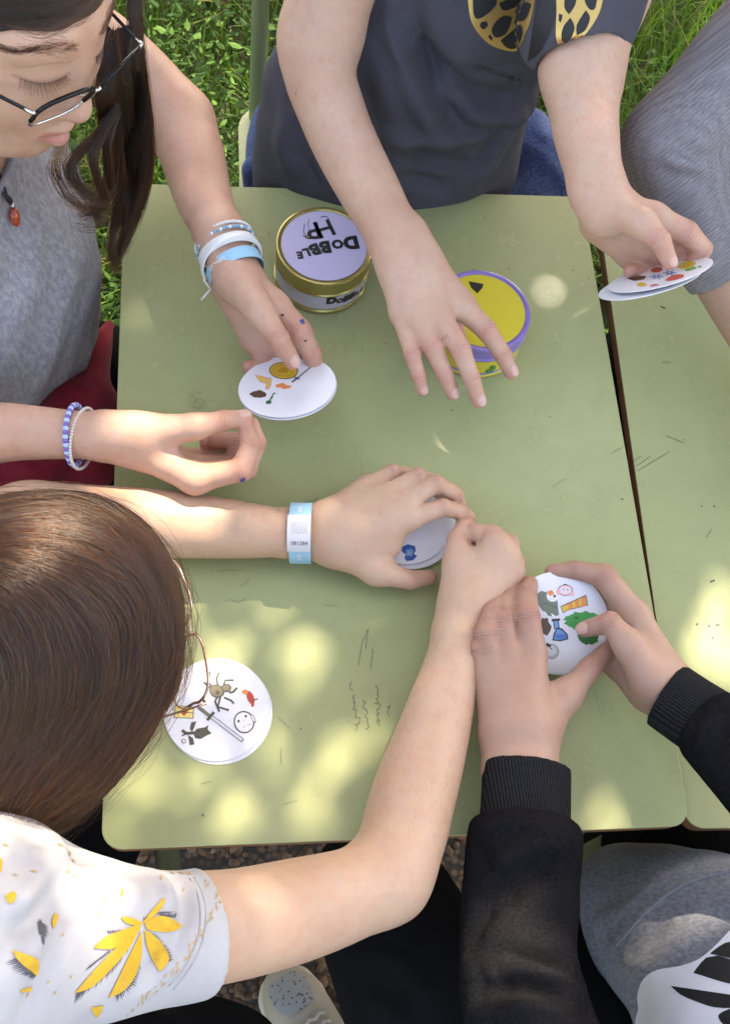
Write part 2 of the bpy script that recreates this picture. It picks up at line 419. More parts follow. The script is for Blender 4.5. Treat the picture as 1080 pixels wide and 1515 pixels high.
def scatter_grass():
    # blades: bent ribbons; weeds: small broad leaves on thin stems
    n = 42000
    x = RNG.uniform(-1.5, 2.0, n); y = .40 + 2.7 * RNG.random(n) ** 1.25
    keep = (y > .42) | (x < -.45); x, y = x[keep], y[keep]; n = len(x)
    H = RNG.uniform(.06, .25, n) * (0.75 + .5 * np.sin(x * 5.1 + 1) * np.sin(y * 4.3)); H = np.maximum(H, .05)
    az = RNG.uniform(0, 6.28, n); ln = RNG.uniform(.15, .9, n); wd = RNG.uniform(.0012, .0032, n)
    k = 4; t = np.linspace(0, 1, k)
    cx = x[:, None] + np.cos(az)[:, None] * ln[:, None] * H[:, None] * t ** 2; cy = y[:, None] + np.sin(az)[:, None] * ln[:, None] * H[:, None] * t ** 2
    cz = H[:, None] * (t - .35 * ln[:, None] * t ** 2.5)
    wx = -np.sin(az)[:, None] * wd[:, None] * (1 - t ** 2 * .92); wy = np.cos(az)[:, None] * wd[:, None] * (1 - t ** 2 * .92)
    V = np.stack([np.stack([cx - wx, cy - wy, cz], -1), np.stack([cx + wx, cy + wy, cz], -1)], 2).reshape(-1, 3)
    b0 = (np.arange(n) * 2 * k)[:, None] + (np.arange(k - 1) * 2)[None]; b0 = b0.ravel()
    Q = np.stack([b0, b0 + 1, b0 + 3, b0 + 2], 1)
    m = rnd_col('grass_blade', [(0, (.040, .095, .012)), (.45, (.070, .155, .018)), (.8, (.12, .22, .030)), (1, (.24, .23, .08))], .7, .4)
    o = mesh_np('grass', V, Q, m, None, True, {'rnd': np.repeat(RNG.random(n) ** 1.3, 2 * k)})
    tag(o, 'tall green grass growing behind the desks', 'grass', kind='stuff')
    # leafy weeds
    n = 40000; x = RNG.uniform(-1.3, .9, n); y = .45 + 1.9 * RNG.random(n) ** 1.2
    clump = np.sin(x * 9 + 2) * np.sin(y * 8) + np.sin(x * 3.3) * .8 - 1.1 * (x > .25) + .5 * (x < .1)
    keep = clump > -.35; x, y = x[keep], y[keep]; n = len(x)
    z = RNG.uniform(.03, .30, n) * np.where(x < .15, 1, .6); s = .0035 + .011 * RNG.random(n) ** 2.2; az = RNG.uniform(0, 6.28, n); tl = RNG.uniform(-.2, .7, n)
    d = np.stack([np.cos(az) * np.cos(tl), np.sin(az) * np.cos(tl), -np.sin(tl) * .6], 1); sd = np.stack([-np.sin(az), np.cos(az), np.zeros(n)], 1)
    up = np.cross(d, sd) * -1
    c = np.stack([x, y, z], 1); S = s[:, None]; WD = RNG.uniform(.18, .5, (n, 1))
    pts = [c - d * S, c - d * S * .2 + sd * S * WD + up * S * .12, c + d * S * .5 + sd * S * WD * .75 + up * S * .1, c + d * S, c + d * S * .5 - sd * S * WD * .75 + up * S * .1, c - d * S * .2 - sd * S * WD + up * S * .12]
    V = np.stack(pts, 1).reshape(-1, 3); bb = (np.arange(n) * 6)[:, None]
    Q = np.concatenate([bb + np.array([[0, 1, 2, 3]]), bb + np.array([[0, 3, 4, 5]])])
    m2 = rnd_col('weed_leaf', [(0, (.018, .055, .010)), (.5, (.040, .105, .016)), (1, (.11, .22, .040))], .75, .35)
    o = mesh_np('weeds', V, Q, m2, None, False, {'rnd': np.repeat(RNG.random(n), 6)})
    tag(o, 'low leafy weeds mixed into the grass', 'weeds', kind='stuff')
scatter_grass()

# ------------------------------------------------------------------ desks
def rrect(w, h, r, n=6):
    pts = []
    for cx, cy, a0 in ((w / 2 - r, h / 2 - r, 0), (-w / 2 + r, h / 2 - r, 90), (-w / 2 + r, -h / 2 + r, 180), (w / 2 - r, -h / 2 + r, 270)):
        for i in range(n + 1):
            a = R(a0 + 90 * i / n); pts.append((cx + r * math.cos(a), cy + r * math.sin(a)))
    return pts
def desk(label, loc, rz, w=.5, h=.69):
    d = empty('school_desk', loc, label, 'desk', 'green school desks pushed together'); d.rotation_euler = (0, 0, rz)
    b = MB(); b.prism(rrect(w - .003, h - .003, .015), TZ - .0205, TZ - .0014); b.build('board_edge', EDGE, d, bevel=.0012, seg=1)
    b = MB(); b.prism(rrect(w, h, .017), TZ - .0011, TZ); b.build('tabletop', LAM, d, bevel=.0005, seg=1)
    for sx in (-1, 1):
        for sy in (-1, 1):
            x, y = sx * (w / 2 - .045), sy * (h / 2 - .05)
            b = MB(); b.tube([(x, y, TZ - .045), (x + sx * .012, y + sy * .012, .018)], .0135, 14); l = b.build('leg', GREENM, d, True); autosmooth(l)
            b = MB(); b.lathe([(.0, .0), (.017, .0), (.017, .03), (.0145, .034), (.0, .034)], 14, (x + sx * .012, y + sy * .012, .018)); b.build('foot_cap', mat_black, l)
        b = MB(); b.box((sx * (w / 2 - .045), 0, TZ - .034), (.022, h - .10, .026)); b.build('side_rail', GREENM, d, bevel=.002)
    for sy in (-1, 1):
        b = MB(); b.box((0, sy * (h / 2 - .05), TZ - .034), (w - .113, .022, .026)); b.build('cross_rail', GREENM, d, bevel=.002)
    return d
mat_black = mat('black_rubber', (.015, .015, .016), .7)
DESK = desk('green topped school desk carrying the two tins in the middle of the game', (0, 0, 0), 0)
A2 = P(897, 400, -.006); B2 = P(1014, 1226, -.006)
ev = (A2 - B2); ev.z = 0; ev.normalize(); nv = Vector((ev.y, -ev.x, 0))
c2 = B2 + ev * .345 + nv * .25
DESK2 = desk('green topped school desk at the right, set a narrow gap away', (c2.x, c2.y, -.006), math.atan2(ev.y, ev.x) - math.pi / 2)

# pencil and pen marks scribbled on the laminate
INK = mat('pencil_mark', (.13, .135, .095), .6); INK2 = mat('biro_mark', (.03, .03, .05), .5)
def marks(parent, strokes, z, material, wd=.0007):
    for st in strokes:
        b = MB(); pts = [P(x, y, z - TZ) for x, y in st]
        for a, c in zip(pts[:-1], pts[1:]):
            t = (c - a); n = Vector((-t.y, t.x, 0)).normalized() * wd
            b.add([a - n * .5, c - n * .5, c + n * .5, a + n * .5], [(0, 1, 2, 3)])
        o = b.build('pencil_mark', material); put_under(o, parent)
def arc(cx, cy, r, a0, a1, n=8, ry=None): return [(cx + r * math.cos(R(a0 + (a1 - a0) * i / n)), cy + (ry or r) * math.sin(R(a0 + (a1 - a0) * i / n))) for i in range(n + 1)]
zz = TZ + .0004
marks(DESK, [[(448, 750), (452, 743), (470, 738)], [(462, 748), (470, 735)], arc(292, 592, 12, 0, 300), arc(295, 598, 8, 40, 320),
             [(285, 585), (298, 602)], arc(350, 848, 20, 80, 20, 5), [(320, 845), (360, 843)], [(818, 720), (826, 714), (838, 708)],
             [(340, 886), (352, 892), (365, 884)], [(480, 895), (500, 897)], 
             [(410, 1060), (430, 1078)], [(420, 1190), (440, 1184)], [(298, 1160), (312, 1156)], [(415, 1105), (416, 1130)], [(905, 670), (922, 660)]], zz, INK, .0004)
# a scribbled note: rows of small squiggles
def squig(x, y, w, up, n, seed):
    r = random.Random(seed); pts = []
    for i in range(n): pts.append((x + (i / n) * up[0] * w + r.uniform(-2.5, 2.5) + up[1] * r.uniform(-3, 3), y + (i / n) * up[1] * w + r.uniform(-3, 3)))
    return pts
marks(DESK, [squig(530, 1080, 55, (-.12, -1), 22, 1), squig(545, 1080, 50, (-.12, -1), 20, 2), squig(562, 1075, 62, (-.1, -1), 24, 3), squig(575, 1060, 20, (-.1, -1), 9, 4),
             squig(522, 1020, 12, (-.5, -1), 6, 5), [(530, 985), (536, 950), (545, 930), (541, 960)], [(552, 960), (548, 990)]], zz, INK, .0006)
zz2 = TZ - .006 + .0004
marks(DESK2, [[(942, 697), (990, 668)], [(940, 690), (962, 675)], [(938, 682), (947, 675)], [(985, 645), (1000, 650), (1012, 655)], [(978, 535), (992, 536)],
              [(1044, 795), (1053, 782)]], zz2, INK, .0007)
marks(DESK2, [[(977, 453), (984, 456)], [(1050, 861), (1057, 858)], [(1055, 748), (1057, 750)], [(1058, 925), (1064, 924)], [(1047, 927), (1050, 925)], [(1030, 925), (1032, 922)],
              [(1052, 944), (1055, 943)], [(1037, 748), (1038, 750)]], zz2, INK2, .0016)
marks(DESK, [[(846, 399), (848, 401)], [(918, 738), (922, 739)], [(700, 398), (702, 399)], [(752, 397), (753, 399)], [(570, 508), (572, 509)], [(812, 616), (814, 617)], [(870, 412), (872, 413)],
             [(444, 1078), (446, 1079)], [(300, 1204), (301, 1208)], [(668, 606), (670, 608)]], zz, INK2, .0011)
# ------------------------------------------------------------------ the tree whose crown shades the desks
SPOTS = [  # places the sun reaches through gaps in the crown: pixel, height above desk, gap radius (m)
    (232, 560, 0, .050), (200, 515, 0, .030), (250, 610, 0, .03), (612, 598, 0, .018), (400, 715, 0, .02), (190, 625, .10, .030), (272, 748, .07, .036), (235, 745, .07, .03),
    (330, 935, 0, .05), (400, 905, 0, .045), (480, 930, 0, .035), (330, 990, 0, .020), (430, 960, 0, .03), (235, 1130, 0, .045), (300, 1190, 0, .04), (190, 1220, 0, .035), (250, 1040, 0, .03), (360, 1130, 0, .03), (470, 1150, 0, .03), (540, 1080, 0, .02),
    (1060, 960, -.006, .034), (1078, 1000, -.006, .03), (1045, 925, -.006, .02), (930, 1170, 0, .03), (900, 1190, 0, .03), (1030, 830, 0, .02),
    (392, 1342, .19, .030), (150, 1290, .26, .035), (210, 1320, .24, .03), (60, 1330, .28, .03), (100, 1440, .25, .03), (180, 825, .36, .034), (40, 815, .37, .036), (110, 815, .37, .025), (235, 845, .35, .022), (60, 1000, .33, .03), (690, 860, .07, .016),
    (905, 105, .29, .014), (820, 230, -.1, .03), (410, 130, .1, .025), (765, 1385, .14, .045), (790, 1440, .14, .04), (745, 1330, .13, .02), (815, 430, 0, .014), (855, 468, 0, .009), (830, 658, 0, .014), (962, 455, -.006, .011), (985, 560, -.006, .010), (870, 1500, -.1, .04), (1010, 1370, .0, .06), (960, 1330, 0, .04),
    (950, 60, -.6, .10), (1030, 30, -.6, .12), (1000, 110, -.6, .08), (860, 150, -.6, .05), (300, 30, -.6, .04), (390, 60, -.6, .05), (345, 40, -.6, .04), (180, 390, -.6, .05), (150, 450, -.6, .05), (985, 10, -.6, .1)]
CLEAR = {(1060, 960), (1075, 1000), (272, 748), (190, 625), (180, 825), (40, 815), (110, 815), (815, 430), (855, 468), (830, 658), (962, 455), (905, 105), (765, 1385), (790, 1440), (300, 30), (390, 60), (345, 40), (180, 390), (150, 450), (950, 60), (1030, 30), (1000, 110), (860, 150), (985, 10), (330, 990), (1010, 1370)}
def canopy():
    S = np.array(SUN_DIR); c0 = np.array((0, .15, TZ)) + S * 3.7
    root = empty('shade_tree', (1.75, 3.5, 0), 'broad leafy tree behind the grass, its crown shading the desks', 'tree')
    n = 76000
    u = RNG.normal(size=(n, 3)); u /= np.linalg.norm(u, axis=1)[:, None]; rr = RNG.random(n) ** .45
    pos = c0 + u * rr[:, None] * np.array((2.3, 2.2, .75))
    # distance of each leaf from the sun lines through the gaps
    keep = np.ones(n, bool); dice = RNG.random(n)
    for px, py, h, r in SPOTS:
        X = np.array(P(px, py, h)); q = pos - X; q = q - (q @ S)[:, None] * S; d = np.sqrt((q * q).sum(1))
        strong = (px, py) in CLEAR
        if strong: keep &= d > r * .72 + .008
        else: keep &= ~((d < r * 1.35 + .02) & (dice < .76 * np.clip((r * 1.35 + .02 - d) / .03, 0, 1)))
    q = pos - np.array((0, 0, TZ)); q = q - (q[:, 2] / S[2])[:, None] * S            # where the leaf's shadow falls at desk height
    far = np.maximum(q[:, 1] - .55, 0)
    hole = np.sin(q[:, 0] * 7.3 + 1.3) * np.sin(q[:, 1] * 6.1 + .4) + .5 * np.sin(q[:, 0] * 15 + q[:, 1] * 11)
    keep &= ~((hole > .75 - .9 * np.minimum(far, .8)) & (q[:, 1] > .5))
    pos = pos[keep]; n = len(pos)
    s = RNG.uniform(.020, .042, n)[:, None]
    d = RNG.normal(size=(n, 3)) * np.array((1, 1, .5)); d /= np.linalg.norm(d, axis=1)[:, None]
    e = np.cross(d, RNG.normal(size=(n, 3)) * np.array((.5, .5, 1.4))); e /= np.linalg.norm(e, axis=1)[:, None]
    V = np.stack([pos - d * s, pos + e * s * .5, pos + d * s * 1.1, pos - e * s * .5], 1).reshape(-1, 3)
    Q = (np.arange(n) * 4)[:, None] + np.arange(4)[None]
    m = rnd_col('tree_leaf', [(0, (.035, .075, .015)), (.6, (.06, .12, .025)), (1, (.10, .17, .04))], .45, .25)
    o = mesh_np('crown', V, Q, m, root, False, {'rnd': np.repeat(RNG.random(n), 4)}); tag(o, kind='stuff')
    bark = mat('bark', (.11, .08, .055), .9); t = NT(bark); t.color(t.ramp(t.noise(6, 6, .7, t.co((6, 6, 1.2))), [(.35, (.05, .035, .025)), (.7, (.17, .13, .09))])); t.normal(t.bump(t.noise(10, 6, .7, t.co((8, 8, 1.5))), .8, .03))
    b = MB(); b.tube([(1.75, 3.5, -.1), (1.76, 3.48, .3), (1.7, 3.4, 1.2), (1.6, 3.1, 2.2), (1.4, 2.7, 3.1)], [.22, .15, .125, .10, .07], 18); o = b.build('trunk', bark, None, True); put_under(o, root)
    for k, e_ in enumerate(((.1, 1.9, 3.7), (2.4, 1.9, 3.8), (1.0, 1.0, 3.5), (-.4, 2.8, 3.6), (1.6, 3.0, 4.1), (2.8, 3.0, 3.6))):
        a = Vector((1.6, 3.1, 2.2)).lerp(Vector((1.4, 2.7, 3.1)), .25 + .12 * k); e1 = Vector(e_)
        b = MB(); b.tube([a, a.lerp(e1, .35) + Vector((0, 0, .12)), a.lerp(e1, .7) + Vector((0, 0, .08)), e1], [.05, .036, .022, .008], 10); o = b.build('limb', bark, None, True); put_under(o, root)
canopy()
# ------------------------------------------------------------------ flat colours for print
_pc = {}
def ink(col, rough=.4):
    k = tuple(round(c, 3) for c in col)
    if k not in _pc: _pc[k] = mat('print_' + '_'.join(str(int(c * 255)) for c in col), col, rough)
    return _pc[k]
BLK = (.012, .011, .012)

def text_mesh(txt, bold=.02):
    cu = bpy.data.curves.new('txt', 'FONT'); cu.body = txt; cu.size = 1.0; cu.offset = bold; cu.align_x = 'CENTER'; cu.align_y = 'CENTER'; cu.resolution_u = 3
    o = bpy.data.objects.new('txt', cu); COL.objects.link(o)
    dg = bpy.context.evaluated_depsgraph_get(); me = o.evaluated_get(dg).to_mesh()
    v = [tuple(x.co) for x in me.vertices]; f = [tuple(p.vertices) for p in me.polygons]
    o.evaluated_get(dg).to_mesh_clear(); bpy.data.objects.remove(o); bpy.data.curves.remove(cu)
    return v, f
_tm = {}
def glyph(t, bold=.02):
    if (t, bold) not in _tm: _tm[(t, bold)] = text_mesh(t, bold)
    return _tm[(t, bold)]

# ------------------------------------------------------------------ printed cards
PAPER = mat('card_stock', (.76, .75, .80), .38, spec=.4)
_t = NT(PAPER); _t.normal(_t.bump(_t.noise(900, 2, .5, _t.co(1)), .03, .0003))
CARD_R = .0455; CARD_T = .0007
def disc_matrix(cx, cy, h, ang=0.0, ratio=None, sign=1, rot=0.0):
    """matrix of a disc whose outline is an ellipse centred at pixel (cx, cy): ang = direction of its long axis in the photo (deg, up positive)"""
    p = P(cx, cy, h)
    if ratio is None: z = Vector((0, 0, 1)); x = Vector((1, 0, 0))
    else:
        tc = (CAM_LOC - p).normalized(); rx = CAM_ROT @ Vector((1, 0, 0)); ry = CAM_ROT @ Vector((0, 1, 0))
        rx = (rx - tc * rx.dot(tc)).normalized(); ry = tc.cross(rx)
        mj = rx * math.cos(R(ang)) + ry * math.sin(R(ang)); mn = tc.cross(mj)
        th = math.acos(ratio); z = (tc * math.cos(th) + mn * math.sin(th) * sign).normalized(); x = mj
    M = frame(z, x) @ Matrix.Rotation(R(rot), 3, 'Z')
    return Matrix.Translation(p) @ M.to_4x4()
def card(M, label, group='round playing cards'):
    b = MB(); r = CARD_R; t = CARD_T
    b.lathe([(0.0001, 0), (r - .0003, 0), (r, .0002), (r, t - .0002), (r - .0003, t), (.0001, t)], 72)
    o = b.build('playing_card', PAPER, None, True, M=M); autosmooth(o, 30)
    return tag(o, label, 'card', group)
class Print:
    """flat printed shapes on the plane z = z0 of matrix M; points are photograph pixels in a zoomed window"""
    def __init__(s, M, z0, zoom, ox, oy):
        s.M = M; s.z0 = z0; s.k = zoom; s.o = (ox, oy); s.Mi = M.inverted()
    def pt(s, x, y):
        px, py = x / s.k + s.o[0], y / s.k + s.o[1]; d = ray(px, py)
        n = s.M.to_3x3() @ Vector((0, 0, 1)); c = s.M @ Vector((0, 0, s.z0)); t = (c - CAM_LOC).dot(n) / d.dot(n)
        q = s.Mi @ (CAM_LOC + d * t); return (q.x, q.y)
    def ell(s, x, y, rx, ry=None, rot=0, n=22):
        ry = ry or rx; c, sn = math.cos(R(rot)), math.sin(R(rot))
        return [(x + c * rx * math.cos(a) - sn * ry * math.sin(a), y + sn * rx * math.cos(a) + c * ry * math.sin(a)) for a in [2 * math.pi * i / n for i in range(n)]]
    def line(s, pts, wd):
        L, Rr = [], []
        for i, (x, y) in enumerate(pts):
            x0, y0 = pts[max(i - 1, 0)]; x1, y1 = pts[min(i + 1, len(pts) - 1)]; dx, dy = x1 - x0, y1 - y0; q = math.hypot(dx, dy) + 1e-9
            L.append((x - dy / q * wd / 2, y + dx / q * wd / 2)); Rr.append((x + dy / q * wd / 2, y - dx / q * wd / 2))
        return L + Rr[::-1]
    def blob(s, x, y, rx, ry, seed, j=.25, n=20):
        r = random.Random(seed); return [(x + rx * math.cos(a) * (1 + r.uniform(-j, j)), y + ry * math.sin(a) * (1 + r.uniform(-j, j))) for a in [2 * math.pi * i / n for i in range(n)]]
    def clip(s, q, R0):
        d = math.hypot(*q); return q if d < R0 else (q[0] * R0 / d, q[1] * R0 / d)
    def make(s, parent, shapes, name='printed_symbol', outline=None, R0=CARD_R - .001):
        me = bpy.data.meshes.new(name); V = []; Fs = []; mi = []; mats = []
        lay = 0
        for col, pts in shapes:
            q = [s.clip(s.pt(*p), R0) for p in pts]
            if outline:
                cx = sum(a for a, _ in q) / len(q); cy = sum(b_ for _, b_ in q) / len(q)
                rr = max(math.hypot(a - cx, b_ - cy) for a, b_ in q); kk = 1 + outline / max(rr, 1e-5)
            b0 = len(V); V += [(x, y, s.z0 + .00018 + lay * .00004) for x, y in q]; Fs.append(tuple(range(b0, b0 + len(q)))); lay += 1
            if col not in mats: mats.append(col)
            mi.append(mats.index(col))
        bm = bmesh.new(); vs = [bm.verts.new(v) for v in V]; up = Vector((0, 0, 1))
        for f, m_ in zip(Fs, mi):
            fc = bm.faces.new([vs[i] for i in f]); fc.material_index = m_; fc.normal_update()
            if fc.normal.z < 0: fc.normal_flip()
        bmesh.ops.triangulate(bm, faces=bm.faces, ngon_method='EAR_CLIP'); bm.to_mesh(me); bm.free()
        for c in mats: me.materials.append(ink(c))
        o = bpy.data.objects.new(name, me); COL.objects.link(o); o.parent = parent; return o
GREY = (.075, .07, .055); TAN = (.20, .17, .10); YEL = (.75, .50, .06); RED = (.50, .06, .03); ORG = (.80, .25, .07); BLU = (.06, .17, .48); LBL = (.12, .32, .62)
BRN = (.09, .04, .02); GRN = (.03, .30, .06); DGR = (.02, .16, .03); WHT = (.80, .79, .82); PNK = (.80, .45, .45); GLD = (.68, .42, .04); PUR = (.20, .10, .42); LGY = (.45, .45, .46); VIO = (.45, .36, .66)

# cards lying on the desk
Mt = disc_matrix(322, 1050, .0006); Mt2 = disc_matrix(324, 1053, .0001); Mt3 = disc_matrix(321, 1049, .0016)
card(disc_matrix(325, 1054, .0002), 'undermost card of the small pile lying below the copper glasses')
tc = card(Mt3, 'round card with a spider and a sword, lying face up on the desk')
pr = Print(Mt3, CARD_T, 4.32, 200, 900)
legs = [[(505, 515), (470, 472), (478, 405)], [(530, 490), (520, 450), (540, 410)], [(565, 495), (578, 460), (632, 460)], [(600, 540), (628, 535), (652, 508)], [(570, 570), (615, 590), (632, 610)],
        [(545, 570), (530, 630), (600, 652)], [(525, 570), (512, 595), (540, 662)], [(490, 515), (440, 472)]]
pr.make(tc, [(GREY, pr.line(l, 13)) for l in legs] + [(GREY, pr.ell(524, 530, 50, 42, 20)), (TAN, pr.ell(522, 530, 42, 34, 20)), (GREY, pr.ell(585, 510, 32, 27)), (TAN, pr.ell(585, 510, 25, 20)), (GREY, pr.ell(528, 540, 12, 14))])
pr.make(tc, [(RED, pr.ell(738, 572, 22, 46, -22)), (ORG, pr.ell(704, 535, 20, 15)), (RED, pr.ell(752, 612, 10, 20)), (GREY, pr.line([(745, 590), (785, 580)], 7)), (ORG, [(685, 530), (676, 524), (690, 540)])])
pr.make(tc, [(BLK, pr.ell(697, 728, 66, 72, -15)), (WHT, pr.ell(697, 728, 58, 64, -15)), (BLK, pr.ell(662, 722, 7, 9)), (BLK, pr.ell(708, 690, 7, 9)), (BLK, pr.ell(755, 705, 10, 30, -30)), (WHT, pr.ell(755, 705, 6, 24, -30)), (LGY, pr.line([(690, 720), (696, 712)], 5)),
             (LGY, pr.line([(720, 750), (745, 735)], 6)), (LGY, pr.line([(695, 765), (700, 755)], 6))])
pr.make(tc, [(GREY, pr.line([(484, 690), (690, 848)], 26)), (WHT, pr.line([(490, 695), (684, 843)], 16)), (LGY, pr.line([(490, 696), (680, 841)], 4)), (GREY, pr.line([(412, 638), (480, 690)], 22)), (TAN, pr.line([(415, 640), (475, 686)], 13)), (GREY, pr.line([(462, 716), (505, 664)], 18)), (TAN, pr.ell(412, 638, 12))])
pr.make(tc, [(GREY, [(372, 800), (395, 770), (450, 760), (470, 745), (465, 775), (490, 800), (460, 812), (420, 836), (385, 830)]), (GREY, pr.line([(385, 795), (330, 800), (300, 780)], 20)), (GREY, [(350, 770), (360, 730), (392, 722), (380, 760), (365, 790)]),
             (GREY, [(340, 810), (350, 875), (380, 870), (372, 830)]), (BLK, pr.line([(330, 800), (300, 815)], 8)), (BLK, pr.ell(312, 850, 15, 13)), (WHT, pr.ell(312, 850, 9, 8)), (BLK, pr.ell(408, 786, 5)), (BLK, pr.ell(408, 822, 4))])
pr.make(tc, [(GREY, [(247, 700), (256, 620), (378, 628), (374, 706)]), ((.80, .62, .20), [(252, 696), (260, 625), (372, 633), (369, 701)]), (RED, [(285, 663), (313, 636), (342, 660), (314, 688)]), (GREY, pr.line([(252, 662), (370, 668)], 4))])

# cards in the hand of the person with the round pendant
Ma = disc_matrix(425, 571, .062, 8, .62, 1); up_ = (Ma.to_3x3() @ Vector((0, 0, 1)))
Ma2 = Matrix.Translation(-up_ * .0020 + Vector((.0005, -.0008, 0))) @ Ma
card(Ma2, 'lower of the two round cards pinched under the thumb with the bracelets')
ca = card(Ma, 'round card with a gold coin, held under the thumb of the hand with bracelets')
pr = Print(Ma, CARD_T, 3.484, 250, 300)
pr.make(ca, [(GREY, pr.ell(592, 866, 75, 44, 3)), (GLD, pr.ell(592, 866, 70, 40, 3)), ((.50, .28, .02), pr.ell(592, 866, 54, 30, 3)), (GLD, pr.ell(592, 866, 50, 27, 3)), ((.50, .28, .02), pr.blob(592, 866, 26, 14, 3, .35))])
pr.make(ca, [((.72, .38, .30), [(440, 886), (490, 895), (530, 905), (528, 945), (508, 968), (495, 955), (502, 935), (470, 925), (455, 905)]), (YEL, [(450, 892), (488, 902), (508, 920), (480, 922), (462, 906)]), (YEL, [(508, 910), (525, 912), (520, 945), (508, 958), (502, 948), (510, 930)])])
pr.make(ca, [(ORG, [(548, 940), (588, 928), (606, 941), (634, 943), (628, 953), (592, 962), (575, 952), (556, 953)])])
pr.make(ca, [(BRN, pr.blob(460, 988, 40, 19, 5, .2))])
pr.make(ca, [(GREY, pr.line([(634, 926), (672, 896), (742, 838)], 8)), (LGY, pr.line([(664, 900), (741, 839)], 3)), (GREY, pr.line([(648, 900), (672, 910)], 8))])
pr.make(ca, [(DGR, pr.line([(512, 1026), (532, 1005), (536, 988), (550, 980)], 7)), ((.02, .09, .04), pr.blob(514, 1028, 15, 10, 2)), (DGR, pr.ell(530, 1004, 10, 5, -40))])

# two cards in the far right hand
Md = disc_matrix(966, 410, .186, 14.5, .235, 1); upd = Md.to_3x3() @ Vector((0, 0, 1)); xd = Md.to_3x3() @ Vector((1, 0, 0))
card(Matrix.Translation(-upd * .004 - xd * .004) @ Md, 'lower round card sticking out to the left, held over the gap between the desks')
Md1 = Matrix.Translation(xd * .006 + upd * .0006) @ Md
cd = card(Md1, 'upper round card with blue snowflakes, held over the gap between the desks')
pr = Print(Md1, CARD_T, 4.5, 840, 250)
pr.make(cd, [(BRN, [(398, 732), (432, 712), (523, 713), (505, 736), (440, 746)]), ((.22, .12, .08), [(432, 716), (470, 716), (455, 728), (425, 728)])])
pr.make(cd, [(GLD, [(490 + (44 if i % 2 else 24) * math.cos(i * math.pi / 9), 770 + (19 if i % 2 else 11) * math.sin(i * math.pi / 9)) for i in range(18)])])
pr.make(cd, [(RED, pr.ell(590, 672, 40, 18, -8))])
for sx, sy in ((588, 718), (676, 692)):
    pr.make(cd, [(LBL, pr.line([(sx - 46 * math.cos(a), sy - 20 * math.sin(a)), (sx + 46 * math.cos(a), sy + 20 * math.sin(a))], 7)) for a in (0, 1.05, 2.1)] + [(BLU, pr.ell(sx, sy, 20, 8)), (WHT, pr.ell(sx, sy, 9, 4))])
pr.make(cd, [((.62, .45, .05), pr.ell(790, 640, 60, 24, -12)), ((.45, .30, .03), pr.ell(770, 650, 8, 5)), ((.45, .30, .03), pr.ell(800, 642, 8, 5))])
pr.make(cd, [((.10, .35, .08), pr.ell(805, 670, 30, 9, -12)), ((.10, .35, .08), pr.ell(838, 660, 16, 8)), ((.10, .35, .08), pr.ell(876, 652, 14, 6))])
pr.make(cd, [((.60, .10, .07), [(640, 742), (680, 715), (730, 702), (772, 703), (765, 722), (720, 738), (670, 747)])])
pr.make(cd, [((.62, .20, .20), pr.ell(572, 774, 32, 8, -8))])

# cards under the left hand in the middle
Mc = disc_matrix(597, 769, .0105); upc = Mc.to_3x3() @ Vector((0, 0, 1))
card(Matrix.Translation(-upc * .003 + Vector((.004, -.0035, 0))) @ Mc, 'lower round card showing its edge beneath the hand with the paper wristband')
cc_ = card(Mc, 'round card with a blue badge, covered by the hand with the paper wristband')
pr = Print(Mc, CARD_T, 2.7, 400, 660)
pr.make(cc_, [((.03, .10, .36), [(520, 405), (548, 392), (578, 400), (580, 420), (572, 430), (586, 440), (570, 456), (545, 460), (535, 448), (540, 432), (528, 425)]), (LBL, pr.blob(556, 425, 14, 16, 4, .3)), (LGY, pr.line([(548, 420), (560, 440), (566, 422)], 4))])
pr.make(cc_, [((.20, .02, .05), pr.line([(628, 238), (634, 243)], 6)), ((.20, .02, .05), pr.line([(650, 232), (655, 240)], 6))])

# cards held by the person in black sleeves
Mp = disc_matrix(826, 921, .034, 90, .97, -1)
upp = Mp.to_3x3() @ Vector((0, 0, 1))
card(Matrix.Translation(-upp * .0016 + Vector((.001, -.0012, 0))) @ Mp, 'lower round card of the pair held by the hands in black sleeves')
cp = card(Mp, 'round card with a green bush and striped scarf, held by black-sleeved hands')
pr = Print(Mp, CARD_T, 2.634, 670, 800)
pr.make(cp, [((.16, .19, .14), [(322, 210), (345, 195), (372, 205), (405, 225), (412, 290), (385, 296), (360, 288), (340, 262), (325, 240)]), (WHT, pr.ell(388, 216, 24, 22)), (ORG, [(365, 198), (385, 192), (395, 208), (376, 216)]), ((.10, .13, .09), pr.line([(350, 240), (405, 262)], 5)),
             (WHT, [(350, 272), (362, 280), (372, 296), (356, 286)]), (WHT, [(380, 282), (392, 288), (402, 300), (386, 296)]), (BLK, pr.ell(395, 216, 5))])
pr.make(cp, [(BLK, pr.ell(437, 193, 30, 22)), (PNK, pr.ell(437, 193, 28, 20)), ((.78, .66, .68), pr.ell(437, 193, 22, 15)), (PNK, pr.ell(410, 200, 9, 12)), (PNK, pr.ell(462, 207, 9, 9)), (BLK, pr.line([(430, 170), (445, 172)], 4)), (BLK, pr.ell(430, 190, 2.5)), (BLK, pr.ell(446, 191, 2.5))])
pr.make(cp, [(BLK, [(418, 256), (440, 246), (518, 210), (525, 252), (445, 272), (428, 283)]), (YEL, [(421, 258), (442, 249), (516, 214), (521, 250), (445, 269), (429, 279)])] +
        [(ORG, [(x, 249 - (x - 442) * .47), (x + 16, 249 - (x + 16 - 442) * .47), (x + 18, 269 - (x - 427) * .22), (x + 3, 270 - (x - 445) * .22)]) for x in (448, 474, 499)])
